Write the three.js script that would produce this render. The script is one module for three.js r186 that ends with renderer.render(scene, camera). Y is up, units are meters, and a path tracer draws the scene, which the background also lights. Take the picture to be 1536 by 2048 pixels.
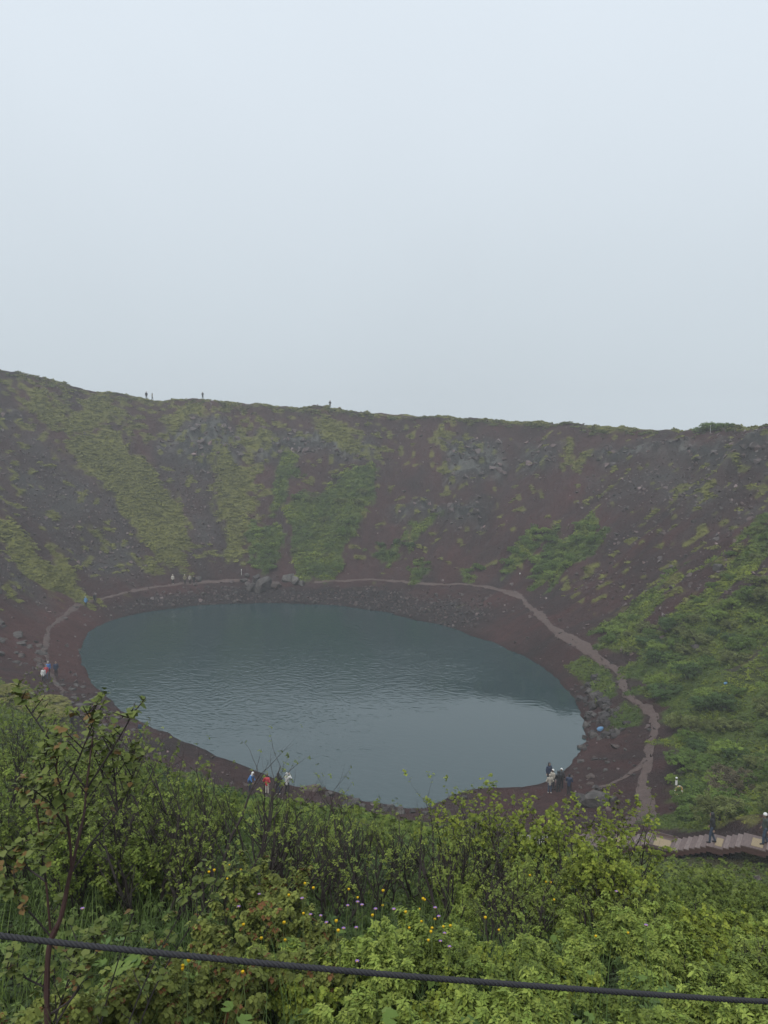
import * as THREE from 'three';
import { mergeGeometries } from 'three/addons/utils/BufferGeometryUtils.js';
import { ConvexGeometry } from 'three/addons/geometries/ConvexGeometry.js';

// ---------- camera, sky, sun, exposure ----------
const scene = new THREE.Scene();
const camera = new THREE.PerspectiveCamera(67.3, 0.75, 0.05, 3000);
camera.position.set(0, 28, 0);
camera.rotation.set(THREE.MathUtils.degToRad(-5.5), 0, 0);
const renderer = new THREE.WebGLRenderer();
renderer.toneMapping = THREE.LinearToneMapping;
renderer.toneMappingExposure = 1.3;
renderer.shadowMap.enabled = true;
const FOG = 0.0011;
scene.fog = new THREE.FogExp2(new THREE.Color().setRGB(0.94, 0.97, 1.0), FOG);

// ---------- seeded random and noise ----------
function rng(seed) { let s = seed >>> 0; return () => { s = (s + 0x6D2B79F5) | 0; let t = Math.imul(s ^ (s >>> 15), 1 | s); t = (t + Math.imul(t ^ (t >>> 7), 61 | t)) ^ t; return ((t ^ (t >>> 14)) >>> 0) / 4294967296; }; }
const hash = (x, y, s) => { let h = Math.imul(x, 374761393) ^ Math.imul(y, 668265263) ^ Math.imul(s, 2147483647 ^ 0x5bd1e995); h = Math.imul(h ^ (h >>> 13), 1274126177); return ((h ^ (h >>> 16)) >>> 0) / 4294967296; };
function vnoise(x, y, s = 0, px = 0, py = 0) {
  let xi = Math.floor(x), yi = Math.floor(y); const fx = x - xi, fy = y - yi;
  const u = fx * fx * fx * (fx * (fx * 6 - 15) + 10), v = fy * fy * fy * (fy * (fy * 6 - 15) + 10);
  const w = (a, p) => p ? ((a % p) + p) % p : a;
  const a = hash(w(xi, px), w(yi, py), s), b = hash(w(xi + 1, px), w(yi, py), s), c = hash(w(xi, px), w(yi + 1, py), s), d = hash(w(xi + 1, px), w(yi + 1, py), s);
  return (a + (b - a) * u + (c - a) * v + (a - b - c + d) * u * v) * 2 - 1;
}
function fbm(x, y, oct = 4, s = 0) { let f = 0, a = 0.5; for (let i = 0; i < oct; i++) { f += a * vnoise(x, y, s + i * 17); x = x * 2.03 + 11.3; y = y * 2.03 - 7.1; a *= 0.5; } return f; }
function ridge(x, y, oct = 4, s = 0) { let f = 0, a = 0.5; for (let i = 0; i < oct; i++) { f += a * (1 - Math.abs(vnoise(x, y, s + i * 13)) * 2); x = x * 2.07 + 3.7; y = y * 2.07 + 9.2; a *= 0.5; } return f; }
const sst = (a, b, x) => { const t = Math.min(1, Math.max(0, (x - a) / (b - a))); return t * t * (3 - 2 * t); };
const lerp = (a, b, t) => a + (b - a) * t;
const clamp = (x, a = 0, b = 1) => Math.min(b, Math.max(a, x));

{ // an overcast sky: brighter overhead than near the horizon, faint unevenness in the cloud
  const w = 512, h = 256, d = new Float32Array(w * h * 4);
  for (let j = 0; j < h; j++) for (let i = 0; i < w; i++) {
    const el = ((j + 0.5) / h - 0.5) * Math.PI, az = (i / w) * Math.PI * 2;
    const e = Math.max(0, Math.sin(el));
    const k = sst(-0.02, 0.5, e), k2 = sst(0.4, 1, e);
    const m = 0.765 + 0.04 * fbm(Math.cos(az) * Math.cos(el) * 2.2 + 5, Math.sin(az) * Math.cos(el) * 2.2 + e * 3, 4, 5);
    const o = (j * w + i) * 4;
    d[o] = m * (lerp(0.605, 0.765, k) + 0.06 * k2); d[o + 1] = m * (lerp(0.68, 0.845, k) + 0.06 * k2); d[o + 2] = m * (lerp(0.735, 0.925, k) + 0.06 * k2); d[o + 3] = 1;
  }
  const t = new THREE.DataTexture(d, w, h, THREE.RGBAFormat, THREE.FloatType);
  t.mapping = THREE.EquirectangularReflectionMapping; t.magFilter = THREE.LinearFilter; t.needsUpdate = true;
  scene.background = t; scene.environment = t;
}
const sun = new THREE.DirectionalLight(new THREE.Color(1, 0.97, 0.93), 1.5);
sun.position.set(-60, 160, 10); sun.target.position.set(-10, 0, -90);
sun.castShadow = true; sun.shadow.radius = 35;
Object.assign(sun.shadow.camera, { left: -160, right: 160, top: 160, bottom: -160, near: 1, far: 500 });
sun.shadow.mapSize.set(2048, 2048);
scene.add(sun, sun.target);

// ---------- the crater: rings of known points around the lake, in metres (water level is 0) ----------
const CX = -10, CZ = -93;
const RING_SHORE = [[-39.3,-97.4], [-41.6,-104.3], [-42.5,-112.0], [-41.4,-117.3], [-38.0,-122.9], [-29.3,-127.4], [-19.4,-129.0], [-7.4,-126.6], [2.5,-119.4], [11.1,-109.9], [16.2,-101.0], [19.3,-93.0], [20.3,-85.3], [20.6,-79.5], [19.7,-73.7], [18.0,-68.1], [16.5,-64.6], [14.7,-61.8], [11.3,-59.4], [7.6,-58.9], [4.8,-58.0], [2.6,-56.3], [-0.3,-56.9], [-2.7,-58.3], [-6.0,-59.5], [-8.6,-60.8], [-11.4,-62.8], [-14.4,-65.3], [-17.8,-68.1], [-22.7,-72.4], [-28.3,-78.7], [-33.9,-87.1]].map(p => [...p, 0]);
const RING_PATH = [[-41.3,-91.9,1.6], [-44.5,-99.4,1.8], [-46.4,-106.8,2.0], [-47.2,-119.4,2.0], [-43.4,-127.1,2.2], [-36.9,-134.1,2.3], [-24.3,-137.4,2.4], [-11.5,-136.0,2.2], [-0.7,-136.3,2.6], [8.0,-131.5,2.8], [16.3,-128.7,3.0], [20.8,-120.2,3.2], [22.0,-106.3,3.2], [23.0,-95.6,3.0], [24.3,-88.7,2.8], [25.8,-83.8,2.5], [24.0,-74.5,2.5], [24.8,-68.3,3.0], [22.7,-63.6,2.3], [19.8,-57.4,2.0], [18.7,-52.8,2.2], [14.5,-48.5,2.4], [6,-49,2.2], [0,-50,2], [-8,-54.5,1.6], [-15,-58.5,1.5], [-23,-65.5,1.5], [-31,-74.5,1.5], [-37,-83.5,1.5]];
const RING_RIM = [[-84.9,-172.2,42.8], [-78.5,-176.3,41.9], [-71.6,-180.3,40.0], [-57.4,-186.4,37.3], [-43.7,-189.0,36.6], [-20.4,-188.9,35.4], [0.0,-184.0,33.6], [21.9,-176.6,31.9], [38.3,-163.6,30.6], [51.0,-148.5,29.4], [57.9,-137.3,29.6], [61.4,-123.6,29.6], [66,-90,29], [66,-60,28.6], [58,-28,28], [36,-6,27.2], [15,0.5,26.7], [0,1.5,26.4], [-15,0.5,26.6], [-42,-8,28.5], [-74,-32,33], [-98,-70,38], [-104,-115,42], [-98,-150,43.5]];
const NTH = 1440;
function ringTable(pts) {           // periodic interpolation of radius and height over the azimuth round the lake
  const q = pts.map(([x, z, h]) => [Math.atan2(z - CZ, x - CX), Math.hypot(x - CX, z - CZ), h]).sort((a, b) => a[0] - b[0]);
  const n = q.length, R = new Float32Array(NTH), H = new Float32Array(NTH);
  const at = k => { const m = ((k % n) + n) % n; return [q[m][0] + Math.PI * 2 * Math.floor(k / n), q[m][1], q[m][2]]; };
  for (let i = 0; i < NTH; i++) {
    let th = (i / NTH) * Math.PI * 2 - Math.PI, k = -1;
    while (k < n && at(k + 1)[0] <= th) k++;
    const p0 = at(k - 1), p1 = at(k), p2 = at(k + 1), p3 = at(k + 2), t = (th - p1[0]) / (p2[0] - p1[0]);
    for (const [c, T] of [[1, R], [2, H]]) {
      const s = p2[0] - p1[0], m1 = ((p2[c] - p0[c]) / (p2[0] - p0[0])) * s, m2 = ((p3[c] - p1[c]) / (p3[0] - p1[0])) * s;
      T[i] = (2 * t * t * t - 3 * t * t + 1) * p1[c] + (t * t * t - 2 * t * t + t) * m1 + (-2 * t * t * t + 3 * t * t) * p2[c] + (t * t * t - t * t) * m2;
    }
  }
  const smooth = (T, w) => { const o = T.slice(); for (let i = 0; i < NTH; i++) { let s = 0; for (let k = -w; k <= w; k++) s += o[(i + k + NTH) % NTH]; T[i] = s / (2 * w + 1); } };
  smooth(R, 6); smooth(H, 6);
  return { R, H };
}
const tShore = ringTable(RING_SHORE), tPath = ringTable(RING_PATH), tRim = ringTable(RING_RIM);
// per azimuth: knots (radius, height) from the lake's middle outward
const KN = 10, KR = new Float32Array(NTH * KN), KH = new Float32Array(NTH * KN), KM = new Float32Array(NTH * KN);
for (let i = 0; i < NTH; i++) {
  const th = (i / NTH) * Math.PI * 2 - Math.PI, rs = tShore.R[i], rp = Math.max(tPath.R[i], rs + 2.5), hp = tPath.H[i], rr = tRim.R[i], hr = tRim.H[i];
  const toC = Math.atan2(0 - CZ, 0 - CX); let da = Math.abs(th - toC); da = Math.min(da, Math.PI * 2 - da);
  const near = 1 - sst(0.12, 0.75, da);                        // the slope below the camera is convex, the far walls are concave
  const right = sst(-0.02, 0.22, toC - th) * (1 - sst(0.5, 1.1, toC - th));               // and falls away quicker on the side of the stairway
  const r2 = rp + 2.5, h2 = hp + 0.9, f = (a, b) => [r2 + (rr - r2) * a, h2 + (hr - h2) * b];
  const k = [[0, -7], [rs - 8, -2.6], [rs, 0], [rp, hp], [r2, h2], f(0.33, lerp(lerp(0.30, 0.33, near), 0.2, right)), f(0.72, lerp(lerp(0.70, 0.78, near), 0.58, right)), f(0.9, lerp(lerp(0.915, 0.945, near), 0.83, right)), [rr, hr], [rr + 160, hr - 26]];
  for (let j = 0; j < KN; j++) { KR[i * KN + j] = k[j][0]; KH[i * KN + j] = k[j][1]; }
  const sl = []; for (let j = 0; j < KN - 1; j++) sl.push((k[j + 1][1] - k[j][1]) / (k[j + 1][0] - k[j][0]));
  for (let j = 0; j < KN; j++) { const a = sl[Math.max(0, j - 1)], b = sl[Math.min(KN - 2, j)]; KM[i * KN + j] = j === 0 || a * b <= 0 ? 0 : (2 * a * b) / (a + b); }
}
function polar(x, z) {              // azimuth in degrees, s = metres outward from the shore, t = 0 at the foot of the wall, 1 at the rim
  const th = Math.atan2(z - CZ, x - CX), r = Math.hypot(x - CX, z - CZ), g = ((th + Math.PI) / (Math.PI * 2)) * NTH, i0 = Math.floor(g) % NTH, i1 = (i0 + 1) % NTH, f = g - Math.floor(g);
  const L = j => lerp(KR[i0 * KN + j], KR[i1 * KN + j], f);
  const a = L(4), b = L(8);
  return { deg: (th * 180) / Math.PI, r, s: r - L(2), t: (r - a) / (b - a), rr: b, bench: (r - L(2)) / (L(3) - L(2)) };
}
function profile(i, r) {
  const o = i * KN; let j = 0; while (j < KN - 2 && r > KR[o + j + 1]) j++;
  const a = KR[o + j], b = KR[o + j + 1], w = b - a, t = Math.min(1.5, (r - a) / w), t2 = t * t, t3 = t2 * t;
  return (2 * t3 - 3 * t2 + 1) * KH[o + j] + (t3 - 2 * t2 + t) * w * KM[o + j] + (-2 * t3 + 3 * t2) * KH[o + j + 1] + (t3 - t2) * w * KM[o + j + 1];
}
// patches on the walls: corners as [azimuth seen from the middle of the lake, 0 = straight across; height up the wall, 0 foot to 1 rim]
const PATCH = {
moss: [[[-40.9,0.63],[-34.7,0.71],[-28.3,0.68],[-27.6,0.50],[-26.7,0.25],[-29.6,-0.00],[-34.1,0.01],[-34.4,0.20],[-37.0,0.29],[-37.3,0.48],[-39.6,0.56]],
 [[-38.8,0.86],[-34.0,0.94],[-28.8,0.89],[-28.8,0.79],[-34.7,0.71],[-39.7,0.71]],
 [[-41.3,0.88],[-38.7,0.93],[-38.7,0.77],[-41.4,0.72],[-42.5,0.78]],
 [[-18.9,0.58],[-13.0,0.65],[-14.3,0.37],[-16.8,0.15],[-18.6,0.04],[-21.6,0.03],[-21.1,0.24],[-20.7,0.38]],
 [[-24.9,0.91],[-20.3,0.92],[-20.7,0.81],[-24.8,0.80]],
 [[-16.7,0.78],[-12.2,0.81],[-9.3,0.78],[-15.5,0.68]],
 [[-3.3,0.88],[0.6,0.87],[4.9,0.73],[-3.1,0.72]],
 [[-57.0,0.31],[-55.2,0.25],[-51.7,0.16],[-52.7,0.04],[-51.7,-0.04],[-60.4,-0.02],[-61.7,0.10],[-59.5,0.19],[-61.0,0.23]],
 [[-42.9,0.29],[-41.5,0.29],[-41.3,0.16],[-42.7,0.16]],
 [[-37.5,0.13],[-34.3,0.15],[-35.0,0.02],[-38.8,0.03]],
 [[35.3,0.79],[40.5,0.84],[40.2,0.75],[36.1,0.73]]],
green: [[[-15.4,0.23],[-10.1,0.30],[-10.8,0.08],[-13.3,-0.01],[-16.7,0.02]],
 [[-9.2,0.62],[-7.1,0.65],[-8.2,0.39],[-11.5,0.30]],
 [[-7.7,0.39],[-2.9,0.50],[0.3,0.61],[4.9,0.63],[5.7,0.45],[4.9,0.23],[3.5,0.11],[3.6,-0.01],[-2.0,-0.03],[-7.8,0.01],[-8.4,0.14]],
 [[15.1,0.26],[18.2,0.34],[18.1,0.23],[16.6,0.17]],
 [[17.9,0.01],[20.4,0.11],[22.2,0.06],[20.7,-0.05]],
 [[8.3,0.16],[17.1,0.18],[16.8,0.12],[10.4,0.10]],
 [[28.4,0.10],[34.3,0.06],[32.6,-0.00]],
 [[39.6,0.02],[37.3,0.20],[43.8,0.34],[45.2,0.27],[42.4,0.13]],
 [[45.4,0.09],[44.8,0.19],[47.8,0.29],[47.8,0.42],[57.4,0.32],[59.7,0.24],[56.9,0.07],[49.8,0.04]],
 [[96.9,-0.04],[88.6,0.11],[91.4,0.14],[100.8,0.08],[98.1,0.23],[100.1,0.38],[148.9,0.17],[149.4,0.03],[142.6,-0.03],[132.2,-0.02],[123.5,-0.04],[114.3,-0.04],[106.6,-0.05]],
 [[90.7,0.01],[84.7,0.10],[84.4,0.20],[80.8,0.33],[84.4,0.30],[89.7,0.17],[92.0,0.06]],
 [[96.4,0.16],[94.8,0.27],[87.3,0.44],[84.0,0.61],[90.9,0.51],[95.9,0.37],[98.1,0.23]],
 [[84.2,0.38],[84.2,0.45],[85.4,0.45],[88.4,0.35]]],
bare: [[[121.4,0.14],[116.3,0.20],[114.6,0.25],[120.9,0.20]]],
outcrop: [[[-25.5,0.80],[-15.1,0.82],[-15.9,0.58],[-22.0,0.57],[-26.2,0.69]],
 [[-14.4,0.80],[4.7,0.79],[5.1,0.69],[-14.1,0.65]],
 [[16.0,0.80],[25.3,0.85],[28.4,0.59],[19.3,0.59]],
 [[10.8,0.42],[27.9,0.43],[28.8,0.30],[20.4,0.33],[11.5,0.33]],
 [[29.6,0.84],[34.7,0.80],[36.3,0.69],[32.5,0.67]],
 [[49.0,0.89],[58.4,0.87],[71.4,0.86],[75.7,0.76],[63.9,0.78],[52.3,0.80]],
 [[-45.9,0.79],[-43.7,0.77],[-45.3,0.71],[-47.3,0.70]],
 [[40.5,0.84],[49.5,0.90],[52.0,0.82],[43.4,0.77]]],
scree: [[[-48.1,0.66],[-41.5,0.61],[-38.0,0.48],[-36.1,0.25],[-36.9,0.02],[-46.9,0.04],[-50.9,0.21],[-54.6,0.37]],
 [[-62.0,0.21],[-61.7,0.10],[-62.8,-0.01],[-71.4,0.03],[-72.8,0.11]],
 [[-28.7,0.63],[-19.5,0.62],[-22.6,0.07],[-28.5,0.02],[-26.6,0.29]],
 [[43.5,0.67],[55.4,0.75],[77.8,0.72],[82.6,0.63],[74.4,0.51],[54.2,0.52]]],
};
for (const k in PATCH) PATCH[k] = PATCH[k].map(p => ({ p: p.map(([a, t]) => [a * 1.65, t * 52]), a0: Math.min(...p.map(q => q[0])) - 4, a1: Math.max(...p.map(q => q[0])) + 4, t0: Math.min(...p.map(q => q[1])) - 0.1, t1: Math.max(...p.map(q => q[1])) + 0.1 }));
const azOf = p => ((((p.deg + 90 + 540) % 360) + 360) % 360) - 180;
function patch(kind, az, t, soft, wob) {      // 0 outside to 1 well inside, with a ragged edge
  const wx = az * 1.65, wy = t * 52;
  const X = wx + wob * 2 * fbm(wx / 5, wy / 9, 3, 61), Y = wy + wob * 2.6 * fbm(wx / 5, wy / 9, 3, 67);
  let best = -9;
  for (const q of PATCH[kind]) {
    if (az < q.a0 || az > q.a1 || t < q.t0 || t > q.t1) continue;
    let d = 1e9, inside = false; const P = q.p;
    for (let i = 0, j = P.length - 1; i < P.length; j = i++) {
      const [x1, y1] = P[i], [x2, y2] = P[j];
      if ((y1 > Y) !== (y2 > Y) && X < ((x2 - x1) * (Y - y1)) / (y2 - y1) + x1) inside = !inside;
      const dx = x2 - x1, dy = y2 - y1, u = clamp(((X - x1) * dx + (Y - y1) * dy) / (dx * dx + dy * dy)); d = Math.min(d, Math.hypot(X - x1 - u * dx, Y - y1 - u * dy));
    }
    best = Math.max(best, inside ? d : -d);
  }
  return clamp(0.5 + best / soft);
}
function outcrop(p, x, z) { return p.t > 0.2 && p.t < 1 ? patch('outcrop', azOf(p), p.t, 5, 1.4) : 0; }
const nearSide = (az, t) => Math.max(sst(146, 156, az + 40 * (t - 0.25)), sst(-98, -112, az)) ;      // the vegetated slope on the camera's side
// how much of the ground is grown over: [moss, grass and scrub]
function growth(x, z, p) {
  const az = azOf(p), t = p.t, n = fbm(x / 3.1, z / 3.1, 4, 77), fine = vnoise(x / 0.9, z / 0.9, 78);
  let moss = sst(0.3, 0.75, patch('moss', az, t, 6, 2.4) + 0.5 * n + 0.2 * fine);
  let green = sst(0.3, 0.7, patch('green', az, t, 5, 2.0) + 0.42 * n + 0.16 * fine);
  const bare = patch('bare', az, t, 3, 1.5);
  green *= 1 - bare * sst(-0.5, 0.2, n + 0.3);
  const ns = nearSide(az, t) * sst(0.04, 0.09, t + 0.03 * n) ;
  green = Math.max(green, ns * sst(-0.75, -0.35, n));
  // thin sprinkle of tufts between patches
  if (t > 0.06 && t < 0.97) {
    const dens = az > 60 ? 0.22 : az > 20 ? 0.04 : 0.12 + 0.3 * sst(0.5, 0.85, t);
    moss = Math.max(moss, sst(0.45, 0.62, vnoise(x / 1.3, z / 1.3, 79) * 0.7 + dens * (0.8 + 0.8 * fbm(x / 14, z / 14, 3, 80))) * 0.8);
  }
  const rim = sst(0.955, 0.985, t) * (1 - sst(1.2, 1.5, t) * 0.3);
  moss = Math.max(moss, rim * sst(-0.3, 0.25, n));
  // the grassy strip between the path and the boulders by the right shore
  if (az > 97 && az < 128 && t <= 0.02) green = Math.max(green, sst(0.25, 0.5, p.bench) * (1 - sst(0.75, 0.92, p.bench)) * sst(-0.28, 0.1, n + 0.25 * (az < 118 ? 1 : -0.2)));
  return [moss, green];
}
function groundColor(x, z, p, h, c) {
  const az = azOf(p), t = p.t, a1 = fbm((az * 1.65) / 4, t * 3, 3, 12), a2 = fbm(x / 6, z / 6, 4, 14), a3 = vnoise(x / 0.8, z / 0.8, 15);
  // cinder: red brown to grey brown, in streaks down the slope
  const red = clamp(0.45 + 0.7 * a1 + 0.4 * a2), rust = sst(-48, -66, az) * sst(-115, -95, az) * (1 - sst(0.02, 0.12, t));
  let r = lerp(0.046, 0.068, red), g = lerp(0.032, 0.031, red), b = lerp(0.031, 0.029, red);
  r = lerp(r, 0.088, rust * 0.8); g = lerp(g, 0.038, rust * 0.8); b = lerp(b, 0.034, rust * 0.8);
  const scree = patch('scree', az, t, 8, 2) * clamp(0.6 + a2);
  r = lerp(r, 0.056, scree); g = lerp(g, 0.051, scree); b = lerp(b, 0.048, scree);
  const stony = (1 - sst(0.45, 0.8, p.bench + 0.3 * a2)) * sst(-58, -44, az) * (1 - sst(46, 62, az));         // dark stones along the far shore
  r = lerp(r, 0.036, stony * 0.8); g = lerp(g, 0.031, stony * 0.8); b = lerp(b, 0.031, stony * 0.8);
  const oc = outcrop(p, x, z), lich = sst(0.25, 0.5, vnoise(x / 1.1, z / 1.1, 16) + 0.4 * a2);
  r = lerp(r, lerp(0.048, 0.11, lich), oc); g = lerp(g, lerp(0.048, 0.11, lich), oc); b = lerp(b, lerp(0.045, 0.1, lich), oc);
  let k = 1 + 0.28 * a2 + 0.12 * a3; r *= k; g *= k; b *= k;
  if (p.s > -8 && p.s < 0.35) { r *= 0.72; g *= 0.72; b *= 0.72; }                                            // wet edge
  const [moss, green] = growth(x, z, p);
  const mm = clamp(0.5 + a2 + 0.3 * a3), gm = clamp(0.5 + 0.8 * a2 + 0.35 * a3);
  r = lerp(r, lerp(0.13, 0.2, mm), moss * 0.9); g = lerp(g, lerp(0.135, 0.2, mm), moss * 0.9); b = lerp(b, lerp(0.04, 0.05, mm), moss * 0.9);
  r = lerp(r, lerp(0.07, 0.12, gm), green * 0.92); g = lerp(g, lerp(0.105, 0.165, gm), green * 0.92); b = lerp(b, lerp(0.026, 0.036, gm), green * 0.92);
  const soilShade = nearSide(az, t) * (1 - sst(10, 22, Math.hypot(x, z)));                                       // brown soil under the foreground shrubs, their deep shade painted into its colour
  r = lerp(r, 0.035 + 0.012 * a3, soilShade); g = lerp(g, 0.034 + 0.01 * a3, soilShade); b = lerp(b, 0.02, soilShade);
  c[0] = r; c[1] = g; c[2] = b;
}
function height(x, z) {
  const th = Math.atan2(z - CZ, x - CX), r = Math.hypot(x - CX, z - CZ), g = ((th + Math.PI) / (Math.PI * 2)) * NTH, i0 = Math.floor(g) % NTH, i1 = (i0 + 1) % NTH, f = g - Math.floor(g);
  let h = lerp(profile(i0, r), profile(i1, r), f);
  const p = polar(x, z), nearCam = sst(4, 30, Math.hypot(x, z));
  const wall = sst(0, 0.15, p.t) * nearCam;
  if (p.s > -2) {
    const arc = th * 95;
    h += wall * (1 - sst(0.92, 1.02, p.t)) * (0.9 * vnoise(arc / 9, p.t * 0.9, 3) + 0.45 * vnoise(arc / 3.6, p.t * 1.6, 4));          // gullies running downslope
    h += wall * 0.9 * fbm(x / 7, z / 7, 4, 21) + sst(0, 3, p.s) * nearCam * 0.16 * fbm(x / 1.9, z / 1.9, 3, 31);
    h += (1 - sst(1.5, 5, p.s)) * sst(-2, -0.5, p.s) * (0.2 * fbm(x / 2.6, z / 2.6, 3, 35) + 0.12 * vnoise(x / 6, z / 6, 36));          // an uneven shoreline
    const oc = outcrop(p, x, z);
    if (oc > 0) h += oc * (1.5 * ridge(arc / 5, p.r / 3.2, 4, 41) + 0.3);
    h += sst(0.94, 1.0, p.t) * (1 - sst(1.03, 1.2, p.t)) * nearCam * (0.7 * fbm(arc / 5, p.r / 5, 3, 57) + 0.25 * Math.max(0, vnoise(arc / 1.3, p.r / 2, 58)));        // uneven skyline
  }
  return h;
}
// ---------- helpers for things ----------
const used = new Map();
function numbered(name) { const n = used.get(name) || 0; used.set(name, n + 1); return n ? `${name}_${String(n).padStart(3, '0')}` : name; }
function tag(o, label, category, group, kind) { if (label) o.userData.label = label; if (category) o.userData.category = category; if (group) o.userData.group = group; if (kind) o.userData.kind = kind; return o; }
function mesh(name, geo, mat, parent = scene) { const m = new THREE.Mesh(geo, mat); m.name = parent === scene ? numbered(name) : name; m.castShadow = m.receiveShadow = true; parent.add(m); return m; }
function thing(name, label, category, pos = [0, 0, 0], turn = 0, group) { const o = new THREE.Group(); o.name = numbered(name); o.position.set(...pos); o.rotation.y = turn; scene.add(o); return tag(o, label, category, group); }
function dataTex(n, fn, srgb, rep = true) {
  const d = new Uint8Array(n * n * 4), c = [0, 0, 0];
  for (let j = 0; j < n; j++) for (let i = 0; i < n; i++) { fn(i / n, j / n, c); const o = (j * n + i) * 4; d[o] = clamp(c[0]) * 255; d[o + 1] = clamp(c[1]) * 255; d[o + 2] = clamp(c[2]) * 255; d[o + 3] = 255; }
  const t = new THREE.DataTexture(d, n, n); t.magFilter = THREE.LinearFilter; t.minFilter = THREE.LinearMipmapLinearFilter; t.generateMipmaps = true;
  if (rep) t.wrapS = t.wrapT = THREE.RepeatWrapping; if (srgb) t.colorSpace = THREE.SRGBColorSpace; t.needsUpdate = true; return t;
}
const tileF = (u, v, f, oct, s) => { let r = 0, a = 0.5; for (let i = 0; i < oct; i++) { r += a * vnoise(u * f, v * f, s + i * 7, f, f); f *= 2; a *= 0.5; } return r; };

// ---------- ground of the crater ----------
const grain = dataTex(1024, (u, v, c) => {
  const g = 0.5 * tileF(u, v, 24, 4, 3) + 0.9 * tileF(u, v, 160, 3, 9), st = Math.max(0, tileF(u, v, 220, 2, 19) - 0.22) * 1.6, k = 0.78 + 0.34 * g + st;
  c[0] = k * 0.98; c[1] = k * (1 + 0.02 * g); c[2] = k * 1.0;
}, false);
const grainBump = dataTex(1024, (u, v, c) => { c[0] = c[1] = c[2] = 0.5 + 0.35 * tileF(u, v, 40, 4, 3) + 0.5 * tileF(u, v, 200, 2, 9); }, false);
const groundMat = new THREE.MeshPhysicalMaterial({ vertexColors: true, map: grain, bumpMap: grainBump, bumpScale: 0.16, roughness: 0.95, specularIntensity: 0.35 });
{
  const rows = [];
  const seg = (a, b, n) => { for (let i = 0; i < n; i++) rows.push([a, b, i / n]); };
  seg(0, 1, 6); seg(1, 2, 14); seg(2, 3, 34); seg(3, 4, 10); seg(4, 8, 190); seg(8, 9, 40);
  rows.push([8, 9, 1]);
  const NA = 1440, NR = rows.length, pos = new Float32Array((NA + 1) * NR * 3), col = new Float32Array((NA + 1) * NR * 3), uv = new Float32Array((NA + 1) * NR * 2), idx = [];
  const c = [0, 0, 0];
  for (let i = 0; i <= NA; i++) {
    const th = (i / NA) * Math.PI * 2 - Math.PI, o = (i % NTH) * KN;
    for (let j = 0; j < NR; j++) {
      let [a, b, f] = rows[j]; if (a === 8) f = Math.pow(f, 2.2);
      const r = lerp(KR[o + a], KR[o + b], f), x = CX + Math.cos(th) * r, z = CZ + Math.sin(th) * r, h = height(x, z), k = i * NR + j;
      pos[k * 3] = x; pos[k * 3 + 1] = h; pos[k * 3 + 2] = z; uv[k * 2] = x / 14; uv[k * 2 + 1] = z / 14;
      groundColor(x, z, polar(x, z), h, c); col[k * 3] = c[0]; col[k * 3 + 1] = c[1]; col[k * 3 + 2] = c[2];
      if (i < NA && j < NR - 1) { const p = k, q = k + 1, r2 = k + NR, s = k + NR + 1; idx.push(p, r2, q, q, r2, s); }
    }
  }
  const g = new THREE.BufferGeometry();
  g.setAttribute('position', new THREE.BufferAttribute(pos, 3)); g.setAttribute('color', new THREE.BufferAttribute(col, 3)); g.setAttribute('uv', new THREE.BufferAttribute(uv, 2));
  g.setIndex(idx); g.computeVertexNormals();
  const n = g.attributes.normal, avg = new THREE.Vector3();
  for (let j = 0; j < NR; j++) { const a = j, b = NA * NR + j; avg.set(n.getX(a) + n.getX(b), n.getY(a) + n.getY(b), n.getZ(a) + n.getZ(b)).normalize(); n.setXYZ(a, avg.x, avg.y, avg.z); n.setXYZ(b, avg.x, avg.y, avg.z); }
  tag(mesh('crater_ground', g, groundMat), 'red brown cinder slopes and floor of the volcanic crater', 'ground', null, 'structure');
}
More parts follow.
